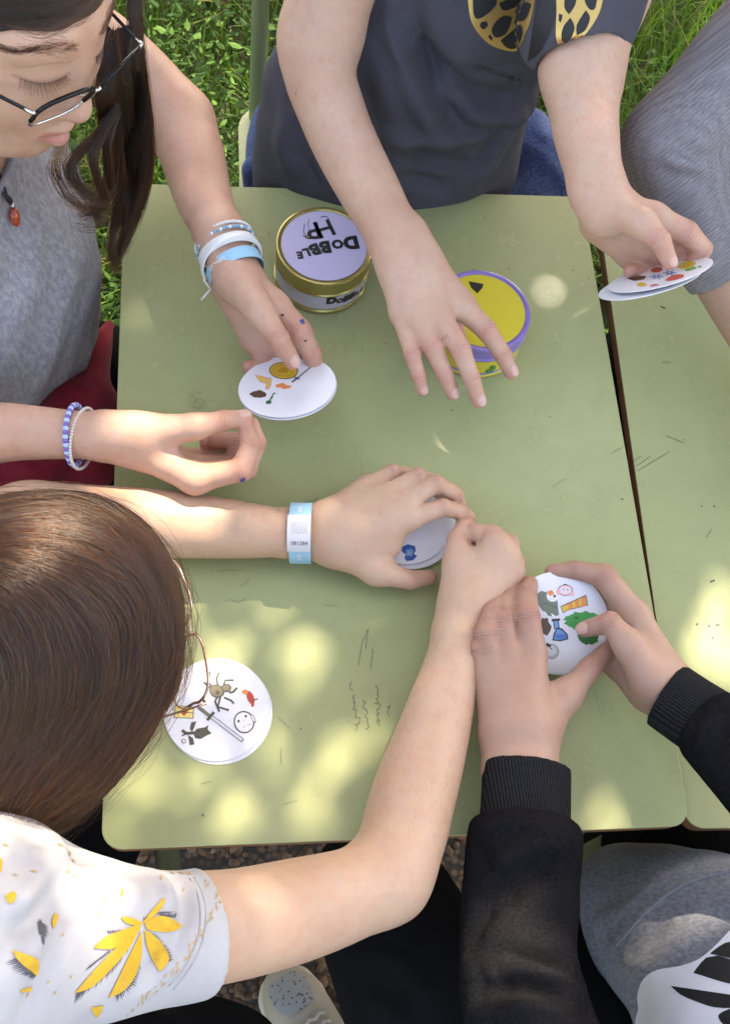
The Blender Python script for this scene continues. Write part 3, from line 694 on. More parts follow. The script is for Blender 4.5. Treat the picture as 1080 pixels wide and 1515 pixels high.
pr.make(cp, [(DGR, pr.blob(528, 375, 42, 30, 8, .15, 30)), (GRN, pr.blob(505, 312, 72, 36, 9, .13, 40)), (DGR, pr.blob(480, 300, 10, 8, 10)), (DGR, pr.blob(545, 310, 12, 8, 11)), (GRN, pr.blob(540, 350, 26, 18, 12, .15))])
pr.make(cp, [(BLK, pr.line([(400, 308), (404, 345)], 22)), (LBL, pr.line([(400, 312), (404, 345)], 15)), (BLK, pr.line([(384, 310), (416, 307)], 9)), (BLK, [(386, 388), (392, 360), (404, 338), (425, 342), (446, 365), (448, 384), (418, 392)]), (LBL, [(391, 384), (397, 362), (406, 344), (422, 347), (441, 367), (443, 381), (418, 387)]), (BLU, [(394, 376), (400, 362), (438, 366), (442, 380), (418, 386)])])
pr.make(cp, [(BRN, pr.blob(356, 335, 24, 32, 15, .18))])
pr.make(cp, [(BLK, pr.ell(385, 432, 27, 29)), (LGY, pr.ell(385, 432, 25, 27)), ((.62, .62, .63), pr.ell(382, 428, 19, 21)), (BLK, pr.line([(362, 402), (380, 412)], 12)), (BLK, pr.ell(382, 420, 3))])

# ------------------------------------------------------------------ tins
def tin(cx, cy, hh, r, cols, label, gap=.0, tilt=0.0):
    c = P(cx, cy, hh); root = empty('game_tin', (c.x, c.y, TZ), label, 'tin', 'round game tins')
    wall, rim, top, side = cols
    b = MB(); b.lathe([(.0, .0004), (r - .004, .0004), (r - .001, .0012), (r + .0006, .003), (r + .0006, .0052), (r - .001, .0066), (r - .0012, hh * .58), (r - .0035, hh * .60), (.0, hh * .60)], 96)
    o = b.build('tin_body', wall, root, True); autosmooth(o, 35)
    b = MB(); b.lathe([(r - .0009, .0085), (r - .0004, .009), (r - .0004, hh * .56), (r - .0009, hh * .565)], 96); autosmooth(b.build('side_band', side, root, True), 35)
    z0 = hh * .60 + gap
    b = MB(); b.lathe([(.0, z0 + .001), (r - .003, z0 + .001), (r - .003, z0), (r + .0002, z0 - .0012), (r + .0012, z0), (r + .0012, z0 + .0012), (r + .0003, z0 + .0024), (r + .0003, hh - .0035), (r + .0008, hh - .002), (r + .0002, hh - .0006), (r - .0012, hh), (r - .0028, hh - .0004), (r - .0040, hh - .0016), (.0, hh - .0016)], 96)
    lid = b.build('lid', rim, root, True); autosmooth(lid, 28)
    b = MB(); b.lathe([(.0001, hh - .0012), (r - .0048, hh - .0012)], 96); lf = b.build('lid_print', top, lid, True)
    return root, lid, c
TH = .0525
GOLDM = mat('gold_lacquered_tin', (.42, .34, .12), .28, metal=.75); TINLIL = mat('lilac_print', (.47, .43, .62), .35, coat=.2); SIDELIL = mat('pale_lilac_print', (.46, .43, .52), .4)
t1, lid1, c1 = tin(480, 362, TH, .0478, (GOLDM, GOLDM, TINLIL, SIDELIL), 'gold rimmed tin with a lilac printed lid, beside the bracelets')
TYEL = mat('yellow_print', (.60, .50, .04), .35, coat=.2); TPUR = mat('purple_lacquer', (.23, .16, .47), .3, coat=.3); WALLY = mat('yellow_tin', (.55, .44, .04), .35, metal=.2)
t2, lid2, c2_ = tin(714, 458, TH, .0478, (WALLY, TPUR, TYEL, TYEL), 'yellow tin with a purple rimmed lid, under the spread fingers', gap=.0022)
M1 = Matrix.Translation((c1.x, c1.y, TZ)); pr = Print(M1, TH - .0012, 3.484, 250, 300)
def lid_letters(parent, pr, letters, base, name, bold=.045, col=BLK, sc_=.86):
    me = MB(); q0 = Vector((*pr.pt(*base[0]), 0)); q1 = Vector((*pr.pt(*base[1]), 0)); xd_ = (q1 - q0).normalized(); yd = Vector((-xd_.y, xd_.x, 0))
    for ch, x, y, hgt, rot in letters:
        v, f = glyph(ch, bold); c = Vector((*pr.pt(x, y), 0)); a = Vector((*pr.pt(x, y + hgt / 2), 0)); b_ = Vector((*pr.pt(x, y - hgt / 2), 0)); s_ = (a - b_).length / .72 * sc_
        Rm = Matrix.Rotation(R(rot), 3, 'Z')
        me.add([c + (xd_ * (Rm @ Vector(p)).x + yd * (Rm @ Vector(p)).y) * s_ + Vector((0, 0, pr.z0 + .0002)) for p in v], f)
    o = me.build(name, ink(col), parent); return o
lid_letters(lid1, pr, [('D', 938, 203, 70, -6), ('O', 868, 212, 48, 4), ('B', 806, 226, 66, -5), ('B', 752, 238, 62, 6), ('L', 710, 254, 46, 4), ('E', 676, 268, 40, -4)], ((960, 215), (660, 275)), 'lid_lettering', .065)
lid_letters(lid1, pr, [('H', 800, 130, 96, 4), ('P', 745, 140, 100, -4)], ((820, 130), (720, 150)), 'monogram', .022, sc_=.86)
pr.make(lid1, [(BLK, pr.line([(722, 85), (716, 120), (724, 128), (716, 172)], 3)), (BLK, pr.line([(700, 110), (694, 150), (705, 170), (725, 178)], 4)), (BLK, pr.line([(780, 75), (810, 70), (825, 85)], 4)), (BLK, pr.line([(690, 168), (720, 186), (760, 182)], 5)), (BLK, pr.ell(715, 178, 14, 8)), (TAN, pr.ell(715, 178, 10, 5))], 'monogram_flourish', R0=.043)
def tin_side_letters(parent, c, r, letters, col=BLK, name='side_lettering', bold=.085):
    me = MB()
    for ch, px, py, hgt, rot in letters:
        v, f = glyph(ch, bold); d = ray(px, py); o_ = CAM_LOC - c
        A = d.x ** 2 + d.y ** 2; B_ = 2 * (o_.x * d.x + o_.y * d.y); C_ = o_.x ** 2 + o_.y ** 2 - r * r; t = (-B_ - math.sqrt(max(B_ * B_ - 4 * A * C_, 0))) / (2 * A)
        q = CAM_LOC + d * t; an = math.atan2(q.y - c.y, q.x - c.x); Rm = Matrix.Rotation(R(rot), 3, 'Z'); vs = []
        for p in v:
            p2 = Rm @ Vector(p); a = an + p2.x * hgt / .72 / r; vs.append((c.x + (r + .0003) * math.cos(a) - parent.location.x, c.y + (r + .0003) * math.sin(a) - parent.location.y, q.z + p2.y * hgt / .72 - parent.location.z))
        me.add(vs, f)
    return me.build(name, ink(col), parent)
c1b = Vector((c1.x, c1.y, 0))
tin_side_letters(t1, c1b, .0475, [('D', 250 + 838 / 3.484, 300 + 505 / 3.484, 0.0098, 0), ('O', 250 + 882 / 3.484, 300 + 505 / 3.484, 0.0066, 0), ('B', 250 + 915 / 3.484, 300 + 493 / 3.484, 0.0090, 0), ('B', 250 + 944 / 3.484, 300 + 478 / 3.484, 0.0090, 0), ('L', 250 + 970 / 3.484, 300 + 464 / 3.484, 0.0070, 0), ('E', 250 + 991 / 3.484, 300 + 449 / 3.484, 0.0062, 0)])
M2 = Matrix.Translation((c2_.x, c2_.y, TZ)); pr = Print(M2, TH - .0012, 3.857, 540, 330)
pr.make(lid2, [(BLK, [(588, 332), (676, 348), (668, 372), (640, 402), (605, 370)])], 'printed_letter_part', R0=.0425)
tin_side_letters(t2, Vector((c2_.x, c2_.y, 0)), .0475, [('I', 540 + 715 / 3.857, 330 + 838 / 3.857, .013, 0), ('I', 540 + 692 / 3.857, 330 + 846 / 3.857, .006, 0), ('I', 540 + 737 / 3.857, 330 + 828 / 3.857, .006, 0), ('-', 540 + 715 / 3.857, 330 + 846 / 3.857, .012, 0)], (.05, .20, .05), 'printed_cactus', .07)
b = MB(); b.lathe([(.0478 - .0002, .0072), (.0478 + .0001, .0075), (.0478 + .0001, .0098), (.0478 - .0002, .0101)], 96); b.build('purple_stripe', TPUR, t2, True)

# ------------------------------------------------------------------ school chairs
def chair(loc, rz, label):
    c = empty('school_chair', loc, label, 'chair', 'green school chairs around the desks'); c.rotation_euler = (0, 0, rz)      # faces local +X
    b = MB(); b.prism(rrect(.36, .38, .045), .427, .4385); b.build('seat_edge', EDGE, c, bevel=.001, seg=1)
    b = MB(); b.prism(rrect(.363, .383, .046), .4388, .4405); b.build('seat', LAM, c, bevel=.0006, seg=1)
    M = Matrix.Translation((-.19, 0, .70)) @ Matrix.Rotation(R(-82), 4, 'Y')
    b = MB(); b.prism(rrect(.17, .38, .035), -.0045, .0045); b.v = [tuple(M @ Vector(v)) for v in b.v]; b.build('backrest_edge', EDGE, c)
    b = MB(); b.prism(rrect(.172, .382, .036), .0047, .006); b.prism(rrect(.172, .382, .036), -.006, -.0047); b.v = [tuple(M @ Vector(v)) for v in b.v]; b.build('backrest', LAM, c)
    for s in (-1, 1):
        y = s * .165
        b = MB(); b.tube([(.15, y, .41), (.165, y + s * .01, .2), (.185, y + s * .018, .018)], .0115, 12); autosmooth(b.build('leg', GREENM, c, True))
        b = MB(); b.tube([(-.212, y + s * .018, .018), (-.16, y + s * .008, .30), (-.155, y, .43), (-.175, y, .60), (-.203, y, .80)], .0115, 12); autosmooth(b.build('leg', GREENM, c, True))
        b = MB(); b.tube([(-.155, y, .415), (.15, y, .415)], .0105, 12); autosmooth(b.build('seat_rail', GREENM, c, True))
    b = MB(); b.tube([(-.15, -.153, .40), (-.15, .153, .40)], .0095, 12); autosmooth(b.build('cross_bar', GREENM, c, True))
    return c
def at_rail(loc): return loc
chair((.07, .555, 0), R(-90), 'green school chair behind the person in the dark T-shirt')
chair((-.475, .235, 0), R(-30), 'green school chair under the person in the grey T-shirt')
chair((.335, -.47, 0), R(112), 'green school chair under the person with black sleeves')
chair((-.47, -.52, 0), R(35), 'green school chair under the person in the flowered T-shirt')
# ------------------------------------------------------------------ bodies: one continuous skin surface per person
def JJ(lst): return [J(*q) for q in lst]
NAILS = []       # (person key, root, tip, radius, dorsal, length factor, colour key)
def unit(v): v = np.array(v, float); return v / (np.linalg.norm(v) + 1e-12)
CAMV = np.array(CAM_LOC)

class Person(Model):
    def __init__(s, key): super().__init__(); s.key = key; s.trunk = Model(); s.joints = []; s.tips = []; s.nails = []
    def arm(s, pts, k=0.015, n=None, fl=1.0): return s.tube(JJ(pts), k, n, fl)
    def finger(s, pts, k=0.008, nail=None, wr=True, nl=1.0):
        """knuckle ... tip; nail = dorsal direction (world) if the nail shows"""
        q = JJ(pts); s.chain(q, k)
        for (a, ra), (b, rb) in zip(q[:-2], q[1:-1]):
            if wr: s.joints.append((b, rb, unit(b - a)))
        s.tips.append(q[-1])
        if nail is not None: s.nails.append((q[-2], q[-1], np.array(nail, float), nl))
        return s

def head_model(m, c, Fv, Uv, sc=1.0, face=True):
    """skull, jaw, nose, lips, ears; c = centre of the skull, Fv forward, Uv up"""
    Fv = unit(Fv); Uv = unit(np.array(Uv) - Fv * (np.array(Uv) @ Fv)); Lv = np.cross(Uv, Fv)       # Lv = the person's left
    M = np.stack([Fv, Lv, Uv], 1)
    def W(f, l, u): return np.array(c) + sc * (Fv * f + Lv * l + Uv * u)
    def E(f, l, u, rf, rl, ru, k): m.ell(W(f, l, u), M, np.array((rf, rl, ru)) * sc, k)
    def T(a, b, ra, rb, k): m.cone(W(*a), W(*b), ra * sc, rb * sc, k)
    E(-.006, 0, .012, .096, .076, .092, .0)            # cranium
    E(.030, 0, -.030, .062, .064, .078, .020)           # face block
    T((.056, 0, -.095), (.040, 0, -.085), .021, .032, .025)     # chin
    for s_ in (-1, 1):
        T((.048, s_ * .022, -.088), (-.002, s_ * .052, -.050), .016, .018, .022)   # jaw line
        T((.054, s_ * .036, -.030), (.030, s_ * .055, -.022), .018, .016, .020)    # cheek bone
        T((.079, s_ * .014, .029), (.064, s_ * .042, .027), .011, .012, .014)      # brow ridge
        E(.0655, s_ * .031, .0085, .0135, .0155, .0120, .006)                        # closed eyelid over the eyeball
        T((.087, s_ * .0085, -.039), (.080, s_ * .0115, -.038), .0068, .0065, .006)       # nostril wing
        E(-.004, s_ * .076, -.012, .016, .006, .029, .006)                          # ear
    T((.078, 0, .012), (.095, 0, -.034), .0085, .0105, .012)                        # nose bridge
    T((.095, 0, -.034), (.097, 0, -.0375), .0105, .0100, .004)
    T((.0775, -.017, -.0660), (.0875, -.003, -.0625), .0048, .0066, .004)           # upper lip
    T((.0775, .017, -.0660), (.0875, .003, -.0625), .0048, .0066, .004)
    T((.0765, -.013, -.0735), (.0845, 0, -.0760), .0055, .0082, .004)               # lower lip
    T((.0765, .013, -.0735), (.0845, 0, -.0760), .0055, .0082, .004)
    m.sub(Cone(W(.088, -.018, -.0690), W(.091, 0, -.0688), .0015 * sc, .0016 * sc), .003)
    m.sub(Cone(W(.088, .018, -.0690), W(.091, 0, -.0688), .0015 * sc, .0016 * sc), .003)
    T((-.020, 0, -.060), (-.045, 0, -.175), .050, .052, .02)                        # neck
    return W, M

# ---- girl at the left of the desk, grey T-shirt
p1 = Person('p1')
p1.arm([(60, 20, .16, 60), (150, 70, .13, 55), (222, 130, .10, 50), (265, 180, .085, 49)])
p1.arm([(265, 180, .085, 49), (283, 225, .085, 48), (304, 300, .085, 41), (325, 346, .09, 34)])
p1.arm([(320, 350, .095, 29), (344, 410, .09, 29)]); p1.arm([(330, 344, .085, 29), (356, 404, .085, 29)])
p1.arm([(350, 405, .085, 27), (407, 454, .085, 22)], .012)                                   # index metacarpal
p1.arm([(346, 412, .075, 26), (398, 472, .07, 22)], .012)
p1.arm([(342, 418, .07, 26), (386, 490, .055, 21)], .012)
p1.arm([(338, 420, .065, 25), (374, 500, .05, 19)], .012)
p1.arm([(352, 418, .095, 30), (384, 460, .105, 22)], .012)                                   # thumb base
p1.finger([(384, 460, .105, 21), (413, 502, .105, 16), (433, 535, .085, 12.5)], nail=(0.15, -.25, 1))
p1.finger([(405, 452, .085, 21), (443, 489, .085, 18), (462, 524, .065, 14.5), (466, 548, .045, 12.5)])
p1.finger([(398, 472, .07, 20), (438, 512, .055, 17), (440, 545, .035, 14), (408, 560, .033, 12)])
p1.finger([(386, 490, .055, 19), (420, 525, .04, 16), (410, 552, .03, 13), (388, 552, .032, 12)])
p1.finger([(374, 500, .05, 17), (392, 532, .04, 14), (380, 546, .038, 12), (368, 543, .04, 11)])
# her right arm, pinching hand
p1.arm([(-150, 655, .03, 60), (-60, 645, .05, 52), (0, 640, .06, 45), (110, 643, .075, 36), (165, 645, .08, 33)])
p1.arm([(160, 640, .085, 28), (205, 645, .085, 30)]); p1.arm([(160, 652, .07, 27), (205, 662, .07, 28)])
p1.arm([(200, 662, .072, 27), (289, 709, .075, 22)], .012)
p1.arm([(200, 658, .060, 26), (284, 703, .055, 21)], .012)
p1.arm([(200, 652, .050, 25), (277, 693, .035, 20)], .012)
p1.arm([(195, 650, .045, 24), (268, 683, .022, 19)], .012)
p1.arm([(205, 642, .085, 30), (252, 636, .095, 24), (290, 631, .10, 18)], .014)
p1.finger([(290, 631, .10, 18), (331, 622, .10, 15), (363, 618, .095, 12.5)], nail=(-.1, .25, 1))
p1.finger([(289, 709, .075, 21), (356, 696, .085, 17), (371, 660, .09, 14.5), (364, 634, .092, 12)])
p1.finger([(284, 703, .055, 20), (364, 694, .06, 16.5), (380, 655, .072, 14), (372, 628, .08, 12)])
p1.finger([(277, 693, .035, 19), (350, 686, .035, 16), (350, 652, .045, 13), (318, 650, .05, 12)])
p1.finger([(268, 683, .022, 18), (330, 676, .02, 14), (330, 655, .03, 12), (306, 655, .034, 11)])

# ---- child across the desk, dark T-shirt
p2 = Person('p2')
p2.arm([(530, -150, .30, 74), (495, -30, .24, 66), (474, 55, .195, 57)], .02)
p2.arm([(474, 55, .195, 57), (470, 90, .185, 54), (492, 168, .165, 50), (556, 300, .14, 44), (590, 362, .135, 38)], .02)
p2.arm([(580, 360, .135, 30), (592, 398, .13, 29)]); p2.arm([(606, 352, .135, 30), (622, 392, .13, 29)])
p2.arm([(590, 395, .13, 27), (594, 462, .115, 19)], .014)
p2.arm([(598, 395, .132, 28), (617, 472, .12, 20)], .014)
p2.arm([(612, 390, .133, 29), (648, 466, .122, 21)], .014)
p2.arm([(622, 388, .13, 29), (680, 449, .118, 22)], .014)
p2.arm([(625, 398, .115, 24), (660, 440, .09, 20)], .012)
p2.finger([(594, 464, .115, 16), (610, 524, .108, 12.5), (619, 555, .095, 11), (625, 577, .082, 9.5)], .005, nail=(-.1, 0, 1), nl=.9)
p2.finger([(617, 474, .12, 18), (640, 513, .112, 15.5), (658, 553, .098, 13), (670, 583, .082, 10.5)], .005, nail=(0, -.05, 1))
p2.finger([(648, 468, .122, 19), (681, 517, .114, 15.5), (698, 562, .100, 13), (709, 594, .085, 11)], .005, nail=(.1, -.05, 1))
p2.finger([(680, 451, .118, 19), (719, 488, .110, 15.5), (743, 524, .098, 13), (756, 551, .085, 11)], nail=(.25, 0, 1))
p2.finger([(655, 440, .09, 19), (668, 472, .07, 15), (678, 496, .06, 12)])
# left arm, holding cards
p2.arm([(935, -190, .34, 74), (905, -30, .29, 66), (872, 60, .26, 60), (860, 105, .25, 56)], .02)
p2.arm([(860, 105, .25, 56), (866, 190, .235, 49), (884, 285, .215, 37)], .02)
p2.arm([(876, 282, .215, 30), (888, 322, .21, 28)]); p2.arm([(896, 280, .21, 28), (912, 312, .21, 28)])
p2.arm([(905, 308, .212, 28), (965, 322, .215, 22)], .012)
p2.arm([(895, 318, .20, 28), (962, 345, .195, 20)], .012)
p2.arm([(890, 328, .19, 27), (948, 366, .178, 19)], .012)
p2.arm([(886, 332, .18, 27), (930, 378, .165, 18)], .012)
p2.arm([(908, 312, .22, 30), (948, 330, .235, 22)], .012)
p2.finger([(948, 330, .235, 21), (976, 356, .235, 16), (990, 387, .218, 12)], nail=(.1, -.3, 1))
p2.finger([(965, 322, .215, 21), (1015, 344, .21, 18), (1038, 368, .195, 15), (1026, 388, .185, 13)])
p2.finger([(962, 345, .195, 19), (1008, 366, .185, 16), (1012, 392, .172, 14), (985, 402, .172, 12)])
p2.finger([(948, 366, .178, 18), (985, 390, .165, 15), (985, 412, .165, 13), (960, 418, .168, 12)])
p2.finger([(930, 378, .165, 16), (955, 402, .160, 13), (945, 404, .165, 11), (932, 401, .175, 11)])

# ---- person at the right, knitted sleeve
p3 = Person('p3')
p3.arm([(1200, -40, .30, 72), (1090, 105, .24, 66), (1005, 210, .20, 58)], .02)
p3.arm([(1005, 215, .20, 58), (1015, 290, .17, 56), (1052, 380, .13, 44), (1085, 445, .10, 40), (1150, 560, .06, 34)], .02)
p3.arm([(1150, 560, .06, 30), (1195, 640, .045, 32)], .02)
for i, (a, b, c, d) in enumerate(((1175, 690, 1165, 740), (1195, 700, 1192, 755), (1214, 698, 1220, 750), (1232, 690, 1245, 735))):
    p3.arm([(1190, 635, .045, 26), (a, b - 20, .035, 20)], .014)
    p3.finger([(a, b - 20, .035, 17), ((a + c) / 2, (b + d) / 2, .028, 15), (c, d, .012, 12)])
p3.finger([(1175, 640, .05, 20), (1150, 668, .03, 16), (1142, 695, .014, 13)])

# ---- girl at the lower left, patterned T-shirt
p4 = Person('p4')
p4.arm([(-110, 1060, .20, 85), (-60, 930, .10, 72), (-5, 800, .045, 58), (40, 775, .04, 56)], .02)
p4.arm([(-5, 790, .045, 58), (40, 775, .04, 56), (150, 772, .038, 54), (270, 777, .038, 49), (370, 785, .036, 41), (430, 789, .036, 34)], .02)
p4.arm([(425, 778, .038, 26), (484, 773, .042, 26)], .006); p4.arm([(425, 800, .036, 26), (484, 803, .038, 26)], .006)
p4.arm([(492, 764, .042, 25), (541, 722, .045, 18)], .014)
p4.arm([(492, 774, .044, 26), (567, 735, .052, 19)], .014)
p4.arm([(494, 787, .044, 27), (592, 746, .055, 19)], .014)
p4.arm([(494, 799, .042, 27), (605, 768, .052, 19)], .014)
p4.arm([(496, 812, .036, 24), (558, 846, .03, 20)], .016)
p4.arm([(505, 797, .04, 28), (575, 805, .036, 20)], .016)                                  # web
p4.finger([(541, 722, .045, 15), (581, 699, .05, 12.5), (606, 703, .03, 11), (615, 716, .012, 9.5)], .005)
p4.finger([(567, 735, .052, 16), (618, 705, .058, 13.5), (642, 714, .04, 12), (650, 730, .018, 10)], .005)
p4.finger([(592, 746, .055, 16), (645, 716, .062, 13.5), (673, 731, .048, 12), (681, 751, .026, 10.5)], .005)
p4.finger([(605, 768, .052, 16), (655, 751, .056, 13.5), (680, 757, .045, 12), (694, 766, .028, 10.5)], .005)
p4.finger([(556, 846, .03, 19), (607, 858, .024, 14.5), (636, 854, .018, 11.5)])
# right arm, bent, fist pinching the card
p4.arm([(120, 1385, .22, 92), (250, 1378, .18, 86), (330, 1370, .16, 80), (440, 1346, .13, 74), (530, 1318, .105, 64), (572, 1300, .095, 58)], .012)
p4.arm([(572, 1300, .095, 58), (588, 1262, .088, 63), (611, 1180, .068, 63), (648, 1060, .050, 51), (672, 970, .041, 40), (683, 925, .038, 36)], .02)
p4.arm([(672, 930, .038, 28), (690, 880, .04, 29)]); p4.arm([(698, 930, .036, 27), (712, 885, .038, 29)])
p4.arm([(690, 885, .045, 29), (733, 806, .062, 22)], .014)
p4.arm([(702, 888, .043, 29), (748, 826, .056, 21)], .014)
p4.arm([(710, 892, .037, 28), (754, 845, .044, 20)], .014)
p4.arm([(712, 895, .033, 26), (750, 862, .031, 18)], .014)
p4.arm([(680, 890, .04, 27), (678, 835, .044, 23)], .014)
p4.finger([(678, 836, .05, 22), (678, 800, .05, 17), (688, 776, .045, 13)])
p4.finger([(733, 806, .062, 20), (728, 794, .062, 17), (704, 788, .055, 14), (694, 788, .035, 12)], .006)
p4.finger([(748, 826, .056, 19), (752, 806, .05, 16), (726, 800, .03, 14), (706, 806, .022, 12)], .006)
p4.finger([(754, 845, .048, 18), (762, 832, .03, 15), (730, 822, .018, 13), (712, 826, .016, 12)], .006)
p4.finger([(750, 862, .034, 17), (758, 850, .02, 14), (735, 842, .014, 12), (720, 845, .014, 11)], .006)

# ---- person at the lower right, black sleeves
p5 = Person('p5')
p5.arm([(905, 1780, .13, 95), (800, 1560, .10, 80), (775, 1400, .07, 66), (776, 1240, .06, 54), (770, 1150, .055, 52)], .02)
p5.arm([(745, 1140, .055, 29), (742, 1090, .055, 29)]); p5.arm([(770, 1140, .058, 31), (768, 1080, .058, 31)]); p5.arm([(795, 1140, .055, 28), (790, 1080, .055, 30)])
p5.arm([(742, 1085, .052, 30), (718, 1006, .052, 17)], .014)
p5.arm([(750, 1080, .055, 30), (728, 990, .056, 19)], .014)
p5.arm([(765, 1078, .06, 31), (751, 975, .058, 21)], .014)
p5.arm([(782, 1080, .06, 31), (787, 968, .06, 22)], .014)
p5.arm([(795, 1090, .052, 28), (836, 1030, .05, 22)], .016)
p5.finger([(718, 1004, .052, 16), (708, 962, .060, 13), (712, 935, .058, 12), (722, 915, .050, 11)], .005)
p5.finger([(728, 988, .056, 18), (718, 938, .066, 16), (727, 905, .060, 14), (742, 880, .048, 12)], .005)
p5.finger([(751, 973, .060, 20), (744, 920, .062, 18), (749, 886, .05, 15.5), (766, 866, .04, 12.5)], .005, nail=(-.2, .3, .8))
p5.finger([(787, 966, .06, 21), (780, 912, .066, 18.5), (778, 882, .055, 16), (783, 864, .045, 13)], .005)
p5.finger([(836, 1030, .05, 21), (873, 988, .046, 17), (896, 963, .04, 12.5)], .012)
# right hand of the same person
p5.arm([(1330, 1430, .16, 95), (1210, 1230, .12, 75), (1100, 1105, .08, 58), (1040, 1065, .06, 48), (1008, 1042, .052, 40)], .02)
p5.arm([(1010, 1030, .056, 30), (978, 1000, .056, 29)]); p5.arm([(1000, 1048, .05, 30), (965, 1022, .048, 28)])
p5.arm([(985, 1000, .056, 28), (938, 912, .054, 23)], .014)
p5.arm([(975, 1008, .048, 28), (930, 930, .04, 21)], .014)
p5.arm([(965, 1015, .042, 27), (920, 955, .028, 20)], .014)
p5.arm([(955, 1020, .036, 26), (912, 985, .022, 18)], .014)
p5.arm([(960, 1005, .064, 28), (930, 955, .072, 22)], .014)
p5.finger([(930, 955, .072, 21), (902, 921, .074, 16.5), (864, 931, .055, 12.5)], nail=(-.15, -.1, 1), nl=1.1)
p5.finger([(938, 912, .054, 22), (893, 852, .06, 18), (850, 843, .052, 13.5), (815, 845, .045, 10)])
p5.finger([(930, 930, .04, 19), (888, 880, .025, 16), (850, 885, .015, 13), (825, 895, .012, 11)])
p5.finger([(920, 955, .028, 18), (880, 930, .016, 15), (850, 930, .012, 12), (830, 935, .012, 11)])
p5.finger([(912, 985, .022, 17), (880, 965, .014, 13), (862, 960, .012, 11), (848, 958, .012, 10)])
# ------------------------------------------------------------------ trunks, necks and heads of the bodies
def wj(x, y, z, r): return (np.array((x, y, z)), r)
def torso(m, pts, n, fl, sh, k=.03):
    m.trunk.tube([wj(*q) for q in pts], k, n, fl)
    for s_ in sh: m.trunk.tube([wj(*q) for q in s_], .03)
# girl in grey
H1C = np.array((-.3166, .1955, 1.0954)); H1F = np.array((.752, -.63, -.196)); H1U = np.array((.264, .015, .964)); H1S = .97
W1, HM1 = head_model(p1, H1C, H1F, H1U, H1S)
N1 = W1(-.045, 0, -.175)
FH1 = unit((.77, -.64, 0))
torso(p1, [(-.475, .205, .47, .125), (-.435, .205, .62, .115), (-.405, .215, .76, .12), (N1[0] - .005, N1[1] + .01, N1[2] - .035, .085)], FH1, .66,
      [[(N1[0], N1[1], N1[2] - .02, .05), (-.345, .365, .875, .045), (*P(60, 20, .16), .039)], [(N1[0], N1[1], N1[2] - .02, .05), (-.50, .12, .865, .046), (-.53, .04, .80, .042), (*P(-150, 655, .03), .036)]])
# child across
torso(p2, [(.05, .56, .47, .125), (.045, .50, .62, .115), (.07, .46, .78, .115), (.11, .47, .96, .115), (.12, .50, 1.06, .07)], (0, -1, .25), .62,
      [[(.12, .49, 1.05, .05), (-.02, .47, 1.06, .05), (*P(530, -150, .30), .043)], [(.12, .49, 1.05, .05), (.24, .47, 1.08, .05), (*P(935, -190, .34), .043)]])
W2, HM2 = head_model(p2.trunk, (.13, .43, 1.265), (.05, -.80, -.60), (0, -.6, .8), .93)
p2.trunk.cone(W2(-.03, 0, -.10), (.12, .50, 1.06), .045, .05, .02)
# person at the right
torso(p3, [(.56, .42, .46, .12), (.55, .41, .65, .115), (.54, .41, .88, .12), (.52, .40, 1.04, .07)], (-.8, -.6, 0), .65, [[(.52, .40, 1.03, .05), (.44, .43, 1.06, .055), (*P(1200, -40, .30), .048)], [(.52, .40, 1.03, .05), (.60, .28, 1.02, .05), (.60, .10, .86, .042), (.52, -.02, .76, .036)]])
W3, HM3 = head_model(p3.trunk, (.47, .36, 1.22), (-.75, -.45, -.45), (-.3, -.2, .9), .95)
p3.trunk.cone(W3(-.03, 0, -.10), (.52, .40, 1.04), .045, .05, .02)
# girl in the flowered shirt
H4C = np.array(P(60, 928, .275)); H4F = unit((.80, .20, -.56)); H4U = unit((.56, .14, .80)); H4S = .92
W4, HM4 = head_model(p4, H4C, H4F, H4U, H4S)
N4 = W4(-.055, 0, -.16)
torso(p4, [(-.52, -.50, .47, .13), (-.47, -.46, .62, .12), (-.40, -.40, .76, .12), (N4[0] - .01, N4[1], N4[2] - .02, .07)], (.85, .35, -.3), .66,
      [[(N4[0], N4[1], N4[2], .05), (-.43, -.29, .90, .045), (*P(-110, 1060, .2), .042)], [(N4[0], N4[1], N4[2], .05), (-.33, -.42, .92, .046), (*P(120, 1385, .22), .04)]])
# person in black sleeves
torso(p5, [(.32, -.62, .46, .13), (.31, -.62, .62, .125), (.29, -.60, .78, .125), (.30, -.60, .92, .075)], (-.4, .9, 0), .68,
      [[(.30, -.60, .92, .05), (.20, -.66, .91, .05), (*P(905, 1780, .13), .05)], [(.30, -.60, .92, .05), (.42, -.56, .91, .05), (*P(1330, 1430, .16), .05)]])
W5, HM5 = head_model(p5.trunk, (.40, -.66, 1.12), (-.40, .75, -.45), (-.2, .45, .85), .96)
p5.trunk.cone(W5(-.03, 0, -.10), (.31, -.60, .92), .045, .05, .02)
